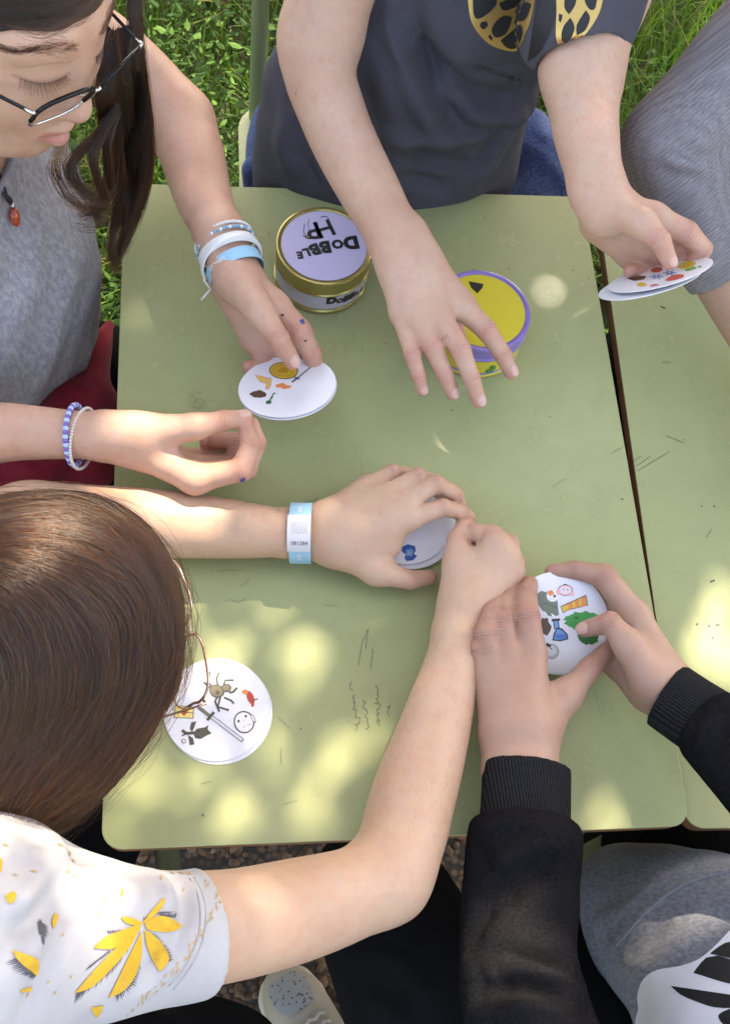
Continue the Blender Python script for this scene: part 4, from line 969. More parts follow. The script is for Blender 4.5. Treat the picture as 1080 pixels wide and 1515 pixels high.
# legs (inside the trousers)
def legs(m, sets):
    for st in sets: m.trunk.tube([wj(*q) for q in st], .02)
legs(p1, [[(-.44, .16, .49, .07), (-.24, .02, .50, .058), (-.18, -.02, .47, .05), (-.20, -.02, .10, .032)], [(-.42, .27, .49, .07), (-.24, .20, .50, .058), (-.19, .17, .47, .05), (-.20, .17, .10, .032)]])
legs(p2, [[(-.02, .53, .49, .07), (-.03, .30, .52, .058), (-.03, .24, .48, .05), (-.03, .28, .10, .032)], [(.13, .53, .49, .07), (.19, .33, .53, .058), (.20, .26, .49, .05), (.20, .30, .10, .032)]])
LEG4 = [(*P(-100, 1740, -.16), .075), (*P(110, 1640, -.16), .066), (*P(290, 1590, -.20), .056), (*P(330, 1580, -.27), .046), (*P(340, 1600, -.58), .032)]
LEG4B = [(*P(-200, 1560, -.16), .075), (*P(-40, 1400, -.17), .066), (*P(90, 1275, -.21), .056), (*P(125, 1240, -.27), .046), (*P(140, 1300, -.58), .032)]
legs(p4, [LEG4, LEG4B])
LEG5 = [(.31, -.60, .50, .07), (*P(1075, 1330, -.20), .062), (*P(1000, 1262, -.25), .056), (*P(925, 1272, -.34), .042), (*P(866, 1318, -.44), .026), (*P(830, 1350, -.50), .03)]
LEG5B = [(.24, -.64, .50, .075), (*P(690, 1640, -.17), .072), (*P(622, 1460, -.18), .066), (*P(572, 1350, -.22), .060), (*P(545, 1310, -.30), .052), (*P(600, 1440, -.58), .034)]
legs(p5, [LEG5, LEG5B])
# ------------------------------------------------------------------ skin
def skin_mat(name, base, dark, red):
    m = mat(name, base, .5, spec=.35, sss=.12); t = NT(m); c = t.co(1)
    n1 = t.noise(14, 4, .6, c); n2 = t.noise(75, 4, .65, c)
    col = t.mix(t.ramp(n1, [(.35, (0, 0, 0)), (.68, (1, 1, 1))]), base, dark)
    col = t.mix(t.math('MULTIPLY', t.ramp(n2, [(.48, (0, 0, 0)), (.72, (1, 1, 1))]), .26), col, red)
    vn = t.noise(17, 2, .5, t.co((1.3, 1, 1)), .6); vm = t.ramp(vn, [(.475, (0, 0, 0)), (.5, (1, 1, 1)), (.525, (0, 0, 0))])
    col = t.mix(t.math('MULTIPLY', vm, .16), col, (.36, .30, .27))
    col = t.mix(t.math('MULTIPLY', t.ramp(t.noise(190, 3, .7, c), [(.52, (0, 0, 0)), (.72, (1, 1, 1))]), .13), col, red)
    col = t.mix(t.math('MULTIPLY', t.attr('blush'), .80), col, red)
    v = t.n('TexVoronoi'); v.inputs['Scale'].default_value = 22; t.l(c, v.inputs['Vector'])
    mole = t.math('MULTIPLY', t.ramp(v.outputs['Distance'], [(.0, (1, 1, 1)), (.022, (1, 1, 1)), (.036, (0, 0, 0))]), t.ramp(t.noise(6, 1, .5, c), [(.56, (0, 0, 0)), (.6, (1, 1, 1))]))
    col = t.mix(t.math('MULTIPLY', mole, .55), col, (.16, .08, .05))
    col = t.mix(t.math('MULTIPLY', t.attr('lip'), .62), col, (.47, .15, .135))
    col = t.mix(t.math('MULTIPLY', t.attr('crease_shade'), .60), col, (.22, .085, .055))  # shade of lid folds, mouth line and nostrils painted into the colour
    knk_shade = t.math('MULTIPLY', t.math('MAXIMUM', t.math('SINE', t.math('MULTIPLY_ADD', n2, 14.0, t.math('MULTIPLY', t.attr('wr'), 2600.0))), 0.0), t.attr('wm'))
    col = t.mix(t.math('MULTIPLY', knk_shade, .30), col, tuple(c_ * .55 for c_ in red))  # knuckle lines darkened in the colour, standing in for shade in the creases
    t.color(col)
    pores = t.noise(900, 3, .6, c); fine = t.noise(260, 3, .6, t.co((1, 1, 1)))
    wr = t.math('MULTIPLY', t.math('SINE', t.math('MULTIPLY_ADD', n2, 14.0, t.math('MULTIPLY', t.attr('wr'), 2600.0))), t.attr('wm'))
    nb = t.bump(pores, .22, .0006); nb = t.bump(fine, .12, .0012, nb); nb = t.bump(t.math('MULTIPLY', wr, t.ramp(n2, [(.3, (.2, .2, .2)), (.65, (1, 1, 1))])), .55, .0006, nb)
    t.normal(nb); t.rough(t.math('MULTIPLY_ADD', n2, .18, .40))
    return m
SK1 = skin_mat('skin_fair', (.57, .35, .255), (.50, .28, .195), (.50, .19, .14))
SK2 = skin_mat('skin_pale_rosy', (.575, .368, .272), (.52, .305, .215), (.51, .195, .155))
SK4 = skin_mat('skin_light', (.55, .358, .252), (.50, .305, .205), (.48, .20, .147))
SK5 = skin_mat('skin_warm', (.44, .27, .195), (.39, .225, .16), (.39, .155, .115))
NAILM = mat('fingernail', (.60, .36, .30), .26, spec=.5)
def finish_body(m, material, root, vox=.0019, lips=None):
    V, Q = m.mesh(vox); V = relax(V, Q, 2, .5); V2, Q2 = m.trunk.mesh(.006); Q = np.concatenate([Q, Q2 + len(V)]); V = np.concatenate([V, relax(V2, Q2, 1, .5)])
    n = len(V); blush = np.zeros(n); wr = np.zeros(n); wm = np.zeros(n); lip = np.zeros(n)
    for c, r, ax in m.joints:
        q = V - c; d = np.sqrt((q * q).sum(1)); k = np.exp(-(d / (r * 1.15)) ** 2); blush = np.maximum(blush, k * .95)
        near = d < r * 2.0; a = q[near] @ ax; wr[near] = a; wm[near] = np.maximum(wm[near], np.exp(-(a / (r * .42)) ** 2) * .9)
    for c, r in m.tips:
        d = np.sqrt(((V - c) ** 2).sum(1)); blush = np.maximum(blush, np.exp(-(d / (r * 1.5)) ** 2) * .9)
    crease_shade = np.zeros(n)
    if lips is not None: lip, crease_shade = lips(V)
    o = mesh_np('body', V, Q, material, root, True, {'blush': blush, 'wr': wr, 'wm': wm, 'lip': lip, 'crease_shade': crease_shade})
    for a, tip, dors, nl in m.nails:
        (a0, ra), (b0, rb) = a, tip; t = unit(b0 - a0); dv = unit(dors - t * (dors @ t)); s = np.cross(t, dv)
        nu, nv = 9, 7; pts = []; L = rb * 1.6 * nl; fc = []
        for i in range(nv):
            u = i / (nv - 1); along = -rb * 1.05 + L * u
            wdt = .88 * math.sqrt(max(1 - max(0, (u - .55) / .45) ** 2 * .80, .05)) * math.sqrt(max(1 - max(0, (.35 - u) / .35) ** 2 * .75, .05))
            for j in range(nu):
                th = (j / (nu - 1) - .5) * 1.75 * wdt; dz = 1.03 - .10 * max(0, u - .3) ** 1.2 * (1 if u > .3 else 0)
                rad = rb * (1.0 if along < 0 else math.sqrt(max(1 - (along / (rb * 1.35)) ** 2, .16)))
                pts.append(b0 + t * along + (dv * math.cos(th) * dz + s * math.sin(th) * .98) * rad + dv * .0003)
        for i in range(nv - 1):
            for j in range(nu - 1): fc.append((i * nu + j, i * nu + j + 1, (i + 1) * nu + j + 1, (i + 1) * nu + j))
        no = mesh_np('fingernail', pts, fc, NAILM, None, True); put_under(no, o)
    return o
def lips1(W):
    c = np.array(W(0, 0, 0))
    def f(V):
        q = (V - c) / H1S; u = q @ HM1[:, 2]; l = q @ HM1[:, 1]; fr = q @ HM1[:, 0]
        lip = np.exp(-(np.maximum(np.abs(u + .0700) - .0062, 0) / .0020) ** 2) * np.exp(-(np.maximum(np.abs(l) - .017, 0) / .003) ** 2) * (fr > .066)
        al = np.abs(l); t = np.clip((al - .016) / .031, 0, 1); on = (al > .013) & (al < .05) & (fr > .035)
        lash = .0035 - .0040 * np.sin(t * 3.14); fold = .0150 + .0030 * np.sin(t * 3.14) - .002 * t
        cr = np.maximum(np.exp(-((u - lash) / .0012) ** 2), .55 * np.exp(-((u - fold) / .0013) ** 2)) * on
        cr = np.maximum(cr, np.exp(-((u + .0688) / .0011) ** 2) * (np.abs(l) < .020) * (fr > .070) * .8)                 # between the lips
        cr = np.maximum(cr, np.exp(-(((u + .0425) / .0022) ** 2 + ((al - .0065) / .0030) ** 2)) * (fr > .075) * .9)        # nostrils
        return lip, cr
    return f
PERSON1 = empty('person', (N1[0] - .05, N1[1], 0), 'person in a grey T-shirt with long dark hair and glasses, pinching two fingers', 'person')
PERSON2 = empty('person', (.06, .52, 0), 'person in a dark T-shirt with a golden butterfly, reaching over the yellow tin', 'person')
PERSON3 = empty('person', (.55, .41, 0), 'person in a grey knitted top, elbow bent over the right desk', 'person')
PERSON4 = empty('person', (-.48, -.46, 0), 'person with smooth long brown hair in a white T-shirt with yellow leaves', 'person')
PERSON5 = empty('person', (.30, -.60, 0), 'person in a grey sweatshirt with black sleeves, holding cards in both hands', 'person')
BODY1 = finish_body(p1, SK1, PERSON1, lips=lips1(W1)); BODY2 = finish_body(p2, SK2, PERSON2); BODY3 = finish_body(p3, SK5, PERSON3, .003); BODY4 = finish_body(p4, SK4, PERSON4); BODY5 = finish_body(p5, SK5, PERSON5)
# ------------------------------------------------------------------ clothing
def bvh_of(V, Q): return BVHTree.FromPolygons(np.asarray(V).tolist(), np.asarray(Q).tolist())
def normals(V, Q):
    n = np.zeros_like(V); fn = np.cross(V[Q[:, 2]] - V[Q[:, 0]], V[Q[:, 3]] - V[Q[:, 1]])
    I = Q.T.ravel(); n = np.stack([np.bincount(I, weights=np.tile(fn[:, c], 4), minlength=len(V)) for c in range(3)], 1)
    return n / (np.linalg.norm(n, axis=1)[:, None] + 1e-12)
def hit(bv, px, py):
    d = ray(px, py).normalized(); r = bv.ray_cast(CAM_LOC, d); return r[0], r[1]
def seg_dist(V, pts):
    best = np.full(len(V), 1e9)
    for a, b in zip(pts[:-1], pts[1:]):
        ba = b - a; h = np.clip((V - a) @ ba / (ba @ ba + 1e-12), 0, 1); q = V - a - h[:, None] * ba; best = np.minimum(best, np.sqrt((q * q).sum(1)))
    return best
def cloth(name, m, vox, material, parent, folds=(), it=2, noise=.0012, seed=1):
    V, Q = m.mesh(vox); V = relax(V, Q, it, .5)
    if len(folds):
        bv = bvh_of(V, Q); N = normals(V, Q); D = np.zeros(len(V))
        for pts, wd, amp in folds:
            hp = [hit(bv, *q)[0] for q in pts]; hp = [np.array(h) for h in hp if h is not None]
            if len(hp) < 2: continue
            d = seg_dist(V, hp); ends = np.minimum(np.linalg.norm(V - hp[0], axis=1), np.linalg.norm(V - hp[-1], axis=1))
            D += amp * np.exp(-(d / wd) ** 2) * np.clip(ends / (wd * 2.5) + .25, 0, 1)
        V = V + N * D[:, None]
    if noise:
        N = normals(V, Q); r = np.random.default_rng(seed); ph = r.uniform(0, 6.28, 12); k = r.normal(size=(12, 3)) * 42
        D = sum(np.sin(V @ k[i] + ph[i]) for i in range(12)) / 12; V = V + N * (D * noise * 3)[:, None]
    V = relax(V, Q, 1, .4)
    o = mesh_np(name, V, Q, material, parent, True); o['_'] = 0; del o['_']
    return o, bvh_of(V, Q)
def soft(pts, k=3):
    """closed outline rounded into a smooth curve; sharp tips stay sharp"""
    n = len(pts); out = []
    for i in range(n):
        p0, p1, p2, p3 = pts[i - 1], pts[i], pts[(i + 1) % n], pts[(i + 2) % n]
        def tip(a, b, c_):
            u = (a[0] - b[0], a[1] - b[1]); v = (c_[0] - b[0], c_[1] - b[1]); return (u[0] * v[0] + u[1] * v[1]) / (math.hypot(*u) * math.hypot(*v) + 1e-9) > -.15
        m1 = (0, 0) if tip(p0, p1, p2) else ((p2[0] - p0[0]) / 2, (p2[1] - p0[1]) / 2); m2 = (0, 0) if tip(p1, p2, p3) else ((p3[0] - p1[0]) / 2, (p3[1] - p1[1]) / 2)
        for q in range(k):
            t = q / k; a, b_, c_, d = 2 * t ** 3 - 3 * t * t + 1, t ** 3 - 2 * t * t + t, 3 * t * t - 2 * t ** 3, t ** 3 - t * t
            out.append(tuple(a * p1[j] + b_ * m1[j] + c_ * p2[j] + d * m2[j] for j in (0, 1)))
    return out
def decal(name, bv, polys, parent, off=.0006, step=6.0, zoom=1.0, ox=0, oy=0, grow=0):
    """printed shapes laid on a curved garment: outlines in photograph pixels; each shape = (material, points)"""
    me = bpy.data.meshes.new(name); bm = bmesh.new(); mats = []
    for li, (mt, pts) in enumerate(polys):
        if mt not in mats: mats.append(mt)
        if len(pts) >= 5: pts = soft(pts)
        b2 = bmesh.new(); vs = [b2.verts.new((x / zoom + ox, y / zoom + oy, 0)) for x, y in pts]
        f = b2.faces.new(vs); bmesh.ops.triangulate(b2, faces=[f], ngon_method='EAR_CLIP')
        for _ in range(6):
            lg = [e for e in b2.edges if e.calc_length() > step]
            if not lg: break
            bmesh.ops.subdivide_edges(b2, edges=lg, cuts=1, use_grid_fill=False); bmesh.ops.triangulate(b2, faces=[f for f in b2.faces if len(f.verts) > 3])
        vm = {}; 
        for v in b2.verts:
            h, n = hit(bv, v.co.x, v.co.y)
            if h is not None: vm[v.index if v.index >= 0 else id(v)] = None
            v.tag = h is not None
            if h is not None: v.co = h + n * (off + mats.index(mt) * .0003)
        nv = {}
        for f in b2.faces:
            if all(v.tag for v in f.verts):
                if max(e.calc_length() for e in f.edges) > .03: continue
                q = []
                for v in f.verts:
                    if v not in nv: nv[v] = bm.verts.new(v.co)
                    q.append(nv[v])
                try: fc = bm.faces.new(q); fc.material_index = mats.index(mt); fc.smooth = True
                except ValueError: pass
        b2.free()
    bm.normal_update()
    for f in bm.faces:
        if f.normal.dot(CAM_LOC - f.calc_center_median()) < 0: f.normal_flip()
    bm.to_mesh(me); bm.free()
    for m_ in mats: me.materials.append(m_)
    o = bpy.data.objects.new(name, me); COL.objects.link(o); put_under(o, parent); return o

def fabric(name, c1, c2, scale=900, bump=.25, rough=.9, heather=0.0, c3=None, sheen=.12):
    m = mat(name, c1, rough, spec=.02); t = NT(m); c = t.co(1)
    n = t.noise(30, 4, .6, c); col = t.mix(t.ramp(n, [(.35, (0, 0, 0)), (.7, (1, 1, 1))]), c1, c2)
    if heather:
        hn = t.noise(heather, 3, .7, t.co((1, 1, .35))); col = t.mix(t.ramp(hn, [(.40, (0, 0, 0)), (.62, (1, 1, 1))]), col, c3)
    t.color(col); b_ = t.bump(t.noise(scale, 2, .6, c), bump, .0006); b_ = t.bump(t.noise(65, 3, .6, c), .25, .0025, b_)
    t.normal(b_); t.b.inputs['Sheen Weight'].default_value = sheen; t.b.inputs['Sheen Roughness'].default_value = .5
    return m
def knit(name, c1, c2, axis, freq, rough=.9, rib=1.0):
    """rib knit: rows of stitches along 'axis', broken into short dashes"""
    m = mat(name, c1, rough, spec=.08); t = NT(m); c = t.co(1)
    ax = unit(axis); bx = unit(np.cross(ax, (.2, .5, .8)))
    def dot(v):
        dt = t.n('VectorMath', operation='DOT_PRODUCT'); t.l(c, dt.inputs[0]); dt.inputs[1].default_value = tuple(v); return dt.outputs['Value']
    da, db = dot(ax), dot(bx); cb = t.n('CombineXYZ'); t.l(t.math('MULTIPLY', da, 700.0), cb.inputs[0]); t.l(t.math('MULTIPLY', db, 330.0), cb.inputs[1])
    dash = t.noise(1.0, 2, .6, cb.outputs[0]); wv = t.math('SINE', t.math('MULTIPLY', da, freq)); wb = t.math('SINE', t.math('MULTIPLY', db, freq * .33)); n = t.noise(420, 3, .6, c); n2 = t.noise(40, 3, .6, c)
    k = t.math('MULTIPLY_ADD', wv, .14 * rib, t.math('MULTIPLY_ADD', dash, 1.0, t.math('MULTIPLY', wb, .05)))
    t.color(t.mix(t.ramp(k, [(.30, (0, 0, 0)), (.70, (1, 1, 1))]), c2, c1))
    t.normal(t.bump(k, .55, .0014, t.bump(n2, .2, .002)))
    return m
GREYT = fabric('grey_marl_jersey', (.275, .265, .285), (.235, .225, .245), 800, .35, heather=260, c3=(.37, .36, .385))
NAVYT = fabric('dark_slate_jersey', (.080, .076, .094), (.066, .063, .078), 1000, .3, sheen=.05)
WHITET = fabric('white_jersey', (.44, .425, .44), (.39, .375, .395), 1000, .15)
DENIM = fabric('blue_denim', (.040, .068, .165), (.028, .046, .115), 1400, .4, heather=300, c3=(.070, .105, .225))
BLACKT = fabric('black_cotton', (.010, .010, .011), (.008, .008, .009), 900, .25, sheen=.02)
BLKSW = fabric('black_fleece', (.0095, .0092, .0102), (.0065, .0063, .007), 600, .7, rough=1.0, sheen=.0, heather=420, c3=(.0125, .012, .0135))
GREYSW = fabric('blue_grey_marl_fleece', (.125, .130, .155), (.10, .105, .128), 600, .5, heather=330, c3=(.185, .19, .215))
DKGREY = fabric('charcoal_cotton', (.030, .030, .033), (.023, .023, .026), 900, .3)
REDF = fabric('dark_red_fleece', (.20, .018, .030), (.15, .012, .022), 800, .3)

def inflate(src, dr): return [(x, y, z, r + dr) for x, y, z, r in src]
# ---- person in grey
s1 = Model()
s1.tube([wj(*q) for q in [(-.45, .20, .50, .155), (-.412, .20, .60, .150), (-.395, .21, .74, .144), (-.40, .235, .83, .128), (N1[0] - .010, N1[1] + .012, N1[2] - .045, .085)]], .03, FH1, .70)
s1.tube([wj(*q) for q in [(N1[0], N1[1], N1[2] - .035, .06), (-.36, .36, .872, .062), (-.315, .425, .865, .060)]], .03)
s1.tube([wj(*q) for q in [(N1[0], N1[1], N1[2] - .035, .06), (-.50, .12, .865, .062), (-.545, .05, .81, .062)]], .03)
s1.sub(Cone(N1 + np.array((.02, -.015, .0)), W1(-.01, 0, -.08), .057, .075), .006)
SH1, BV1 = cloth('t_shirt', s1, .003, GREYT, PERSON1, [([(112, 385), (85, 470), (45, 590)], .012, .006), ([(125, 430), (100, 520), (70, 600)], .012, -.005), ([(135, 490), (118, 560)], .010, .005), ([(60, 320), (40, 450), (0, 560)], .014, .004), ([(20, 380), (0, 470)], .010, -.004), ([(95, 300), (88, 380)], .012, .003)], seed=3)
t1_ = Model()
for lg in ([(-.44, .16, .49, .078), (-.24, .02, .505, .068), (-.18, -.02, .47, .062), (-.20, -.02, .09, .048)], [(-.42, .27, .49, .078), (-.24, .20, .505, .068), (-.19, .17, .47, .062), (-.20, .17, .09, .048)], [(-.45, .21, .48, .12), (-.44, .21, .56, .12)]): t1_.tube([wj(*q) for q in lg], .02)
cloth('trousers', t1_, .005, BLACKT, PERSON1)
jr = Model()
jr.tube(JJ([(162, 482, -.16, 9), (150, 510, -.14, 18), (132, 560, -.125, 30), (128, 620, -.12, 44), (135, 690, -.13, 38)]), .02)
jr.tube(JJ([(135, 610, -.12, 40), (70, 690, -.11, 34), (0, 705, -.11, 30), (-80, 700, -.11, 34)]), .02)
jr.tube(JJ([(95, 590, -.10, 22), (60, 640, -.10, 30), (0, 690, -.11, 26)]), .02)
JK1, _b = cloth('jacket', jr, .003, REDF, None, [([(130, 580), (150, 640), (140, 700)], .008, .006), ([(120, 600), (128, 660), (100, 705)], .007, -.006), ([(90, 610), (110, 680)], .008, .005), ([(20, 690), (70, 700)], .008, .004)], seed=5)
tag(JK1, 'dark red jacket bunched at the waist of the person in grey', 'jacket')

# ---- person across the desk
s2 = Model()
n2 = unit((0.05, -.8, .6))
s2.tube(JJ([(555, 345, -.12, 180), (570, 240, -.02, 198), (586, 160, .05, 200), (636, 55, .14, 184), (690, -70, .22, 178), (720, -190, .26, 120)]), .03, n2, .58)
s2.tube([wj(.10, .46, 1.02, .06), wj(-.04, .48, 1.05, .066), (np.array(P(535, -170, .305)), .058)], .035)
s2.tube([wj(.14, .46, 1.03, .06), (np.array(P(905, -190, .33)), .062), (np.array(P(878, -40, .295)), .054), (np.array(P(850, 40, .265)), .052)], .035)
s2.sub(Cone(P(866, 128, .249), P(866, 230, .232), .047, .044), .002)
SH2, BV2 = cloth('t_shirt', s2, .003, NAVYT, PERSON2, [([(600, 10), (635, 110), (685, 190)], .013, -0.0184), ([(585, 40), (612, 130), (650, 200)], .013, 0.0161), ([(635, 85), (690, 135), (760, 150)], .010, -0.0138), ([(640, 110), (700, 170), (780, 160)], .012, 0.0138), ([(560, 200), (640, 205), (705, 200)], .010, 0.0092),
             ([(600, 225), (680, 240)], .009, -0.0115), ([(430, 150), (420, 220), (440, 270)], .012, 0.0092), ([(600, 262), (660, 275)], .008, -0.0115), ([(760, 170), (720, 240), (690, 275)], .012, 0.0115), ([(470, 200), (500, 270)], .012, -0.0092), ([(770, 130), (800, 110)], .009, -0.0115), ([(615, 60), (655, 130), (700, 165)], .005, -.006), ([(690, 150), (740, 165), (785, 150)], .005, -.006), ([(540, 120), (560, 210), (545, 275)], .006, -.005), ([(600, 240), (650, 250), (700, 240)], .005, -.005), ([(740, 180), (700, 250)], .005, -.005), ([(450, 230), (470, 275)], .005, -.005), ([(640, 190), (690, 205), (730, 195)], .006, .005), ([(575, 20), (600, 90)], .006, .005), ([(560, 60), (580, 160), (600, 240)], .014, 0.0092)], seed=8)
GOLDP = mat('gold_foil_print', (.62, .40, .13), .35, metal=.7); BLKP = mat('black_print', (.010, .009, .011), .6); FAINT = mat('faint_dark_print', (.022, .021, .030), .7)
z5 = dict(zoom=1.9636, ox=370, oy=0)
decal('butterfly_print', BV2, [(GOLDP, [(630, -30), (634, 20), (642, 62), (665, 100), (695, 128), (730, 143), (768, 148), (788, 132), (800, 100), (815, 60), (826, 10), (832, -30)]),
    (BLKP, [(646, -25), (712, -25), (716, 5), (700, 30), (664, 54), (648, 40)]), (BLKP, [(668, 66), (684, 60), (690, 72), (678, 84), (668, 78)]), (BLKP, [(722, 8), (770, -10), (785, 2), (768, 20), (734, 30)]),
    (BLKP, [(700, 88), (712, 62), (738, 44), (760, 50), (752, 78), (738, 100), (712, 108)]), (BLKP, [(726, 116), (742, 104), (766, 84), (786, 70), (793, 86), (788, 116), (766, 140), (742, 136)]), (BLKP, [(772, 42), (800, 8), (818, 14), (806, 50), (790, 62), (774, 58)]),
    (BLKP, [(696, 98), (704, 110), (700, 118), (690, 106)]),
    (GOLDP, [(888, -30), (890, 30), (888, 80), (890, 118), (906, 140), (940, 128), (972, 100), (1000, 62), (1018, 22), (1028, -30)]),
    (BLKP, [(904, 100), (912, 74), (930, 52), (942, 80), (930, 112), (908, 126)]), (BLKP, [(948, 72), (974, 30), (986, 52), (972, 88), (948, 102)]), (BLKP, [(918, -25), (950, -25), (944, 14), (926, 42), (912, 20)]), (BLKP, [(968, -25), (1008, -25), (1002, 22), (986, 28), (972, 6)]), (BLKP, [(897, 40), (908, 44), (902, 66), (896, 60)]),
    (BLKP, [(844, -30), (886, -30), (887, 40), (872, 90), (846, 145), (822, 168), (808, 176), (828, 140), (838, 90), (832, 20)]), (GOLDP, [(842, 0), (850, -8), (866, -4), (872, 6), (858, 4), (850, 8)])], SH2, step=7, **z5)
def text_decal(name, bv, txt, p0, p1, hgt, material, parent, bold=.0):
    """lettering laid along the pixel line p0-p1"""
    v, f = text_mesh(txt, bold); xs = [a[0] for a in v]; w_ = max(xs) - min(xs); x0 = min(xs); L = math.hypot(p1[0] - p0[0], p1[1] - p0[1]); ux, uy = (p1[0] - p0[0]) / L, (p1[1] - p0[1]) / L
    V_ = []
    for a in v:
        s_ = (a[0] - x0) / w_ * L; q = -a[1] / .72 * hgt; h, n = hit(bv, p0[0] + ux * s_ - uy * q, p0[1] + uy * s_ + ux * q)
        V_.append(tuple(h + n * .0006) if h is not None else (0, 0, -50))
    f = [q for q in f if all(V_[i][2] > -10 for i in q)]
    o = mesh_np(name, V_, f, material, None, False); put_under(o, parent); return o
text_decal('shirt_lettering', BV2, 'CYCLONE A', (703, 98), (772, 120), 6.5, FAINT, SH2, .01)
j2 = Model()
for lg in ([(-.02, .56, .49, .085), (-.04, .36, .53, .078), (-.04, .26, .49, .066), (-.03, .28, .09, .05)], [(.13, .56, .49, .085), (.18, .44, .545, .080), (.255, .33, .50, .070), (.25, .32, .09, .05)], [(-.01, .58, .52, .105), (.11, .58, .52, .105)]): j2.tube([wj(*q) for q in lg], .02)
j2.tube(JJ([(378, 250, -.05, 20), (392, 300, -.10, 30)]), .02); j2.tube(JJ([(780, 200, -.08, 40), (800, 260, -.10, 48), (790, 330, -.12, 50)]), .02)
JN2, _b = cloth('jeans', j2, .0035, DENIM, PERSON2, [([(760, 200), (800, 230), (840, 285)], .010, .005), ([(740, 270), (790, 240)], .009, -.004), ([(790, 190), (815, 215)], .008, .005)], seed=11)

# ---- person at the right
s3 = Model()
s3.tube(JJ([(1230, -60, .31, 92), (1110, 85, .25, 84), (1040, 165, .215, 80), (1000, 215, .198, 78)]), .016)
s3.tube(JJ([(1000, 222, .197, 76), (1008, 280, .175, 70), (1035, 345, .15, 62), (1075, 425, .115, 50), (1100, 470, .10, 48)]), .016)
s3.tube([wj(.56, .42, .50, .135), wj(.55, .41, .70, .13), wj(.53, .41, .90, .13), wj(.51, .40, 1.0, .09)], .03)
s3.cut(Half(P(1062, 412, .12), np.array(P(1100, 470, .10)) - np.array(P(1050, 380, .135))), .001); s3.sub(Cone(P(1052, 385, .133), P(1120, 500, .08), .027, .027), .001)
SH3, BV3 = cloth('knitted_top', s3, .003, knit('grey_knit', (.265, .245, .255), (.150, .140, .152), (.66, -.6, -.45), 1900, rib=.5), PERSON3,
                 [([(985, 205), (1010, 222), (1050, 240)], .007, -.006), ([(975, 222), (1010, 240), (1060, 258)], .008, .006), ([(1000, 260), (1050, 262)], .008, -.005), ([(1075, 215), (1058, 245)], .008, -.006), ([(1020, 200), (1060, 225)], .008, .004)], seed=13)
t3_ = Model(); t3_.tube([wj(.56, .43, .47, .12), wj(.46, .34, .50, .075), wj(.36, .24, .47, .062), wj(.38, .26, .09, .05)], .02); t3_.tube([wj(.58, .40, .47, .12), wj(.54, .22, .50, .075), wj(.46, .10, .47, .062), wj(.48, .12, .09, .05)], .02)
cloth('trousers', t3_, .006, BLACKT, PERSON3)

# ---- person in the flowered shirt
s4 = Model()
s4.tube([wj(*q) for q in [(-.52, -.50, .50, .15), (-.47, -.47, .62, .145), (-.42, -.42, .76, .140), (-.38, -.385, .86, .11), (N4[0] - .015, N4[1] - .01, N4[2] - .045, .072)]], .03, (.85, .35, -.3), .72)
s4.tube([(np.array(P(-60, 1400, .26)), .068), (np.array(P(60, 1388, .235)), .055), (np.array(P(150, 1392, .215)), .0475), (np.array(P(240, 1386, .19)), .0425), (np.array(P(345, 1370, .155)), .0400)], .03)
s4.tube([wj(N4[0], N4[1], N4[2] - .05, .06), (np.array(P(-60, 1400, .26)), .066)], .03)
s4.tube([wj(N4[0], N4[1], N4[2] - .05, .06), wj(-.43, -.29, .90, .060), (np.array(P(-115, 1040, .20)), .056)], .03)
ad = np.array(P(420, 1362, .145)) - np.array(P(240, 1388, .19))
s4.cut(Half(P(300, 1380, .172), unit(ad) + np.array((0, 0, .10))), .0015)
s4.sub(Cone(P(285, 1379, .175), P(420, 1358, .14), .0372, .0372), .001)
SH4, BV4 = cloth('t_shirt', s4, .0026, WHITET, PERSON4, [([(115, 1250), (70, 1340), (0, 1400)], .009, -0.0098), ([(95, 1245), (40, 1330), (0, 1360)], .009, 0.0084), ([(135, 1262), (100, 1360), (60, 1450), (30, 1515)], .007, -0.0056), ([(230, 1292), (245, 1320), (240, 1360)], .007, 0.0049), ([(262, 1300), (278, 1350), (262, 1400), (215, 1450)], .006, -0.0049), ([(280, 1300), (292, 1350), (275, 1410), (230, 1460)], .006, 0.0042),
             ([(150, 1300), (190, 1330), (230, 1325)], .010, 0.0056), ([(60, 1255), (30, 1290), (0, 1310)], .010, -0.0070)], seed=17)
for hl in ([(281, 1300), (293, 1325), (297, 1355), (292, 1390), (276, 1425), (250, 1458)], [(287, 1298), (300, 1325), (304, 1357), (299, 1392), (282, 1430), (256, 1464)]):
    _s = [hit(BV4, *q) for q in hl]; b = MB(); _c = [np.array(h + n * .0001) for h, n in _s if h is not None]
    _q = [q for q, _r in spline([(x, 0.0) for x in _c], .002)]; b.tube(_q, .00055, 6); o = b.build('hem_stitching', fabric('hem_thread', (.34, .33, .345), (.30, .29, .31)), None, True); put_under(o, SH4)
YLEAF = fabric('yellow_leaf_print', (.58, .33, .035), (.66, .42, .07), 900, .2, heather=150, c3=(.55, .32, .05), sheen=.0); DLEAF = mat('charcoal_hatch_print', (.085, .085, .10), .85); TANP = mat('tan_fleck_print', (.50, .32, .13), .85)
z2b = dict(zoom=2.5714, ox=0, oy=1200)
rr_ = random.Random(4)
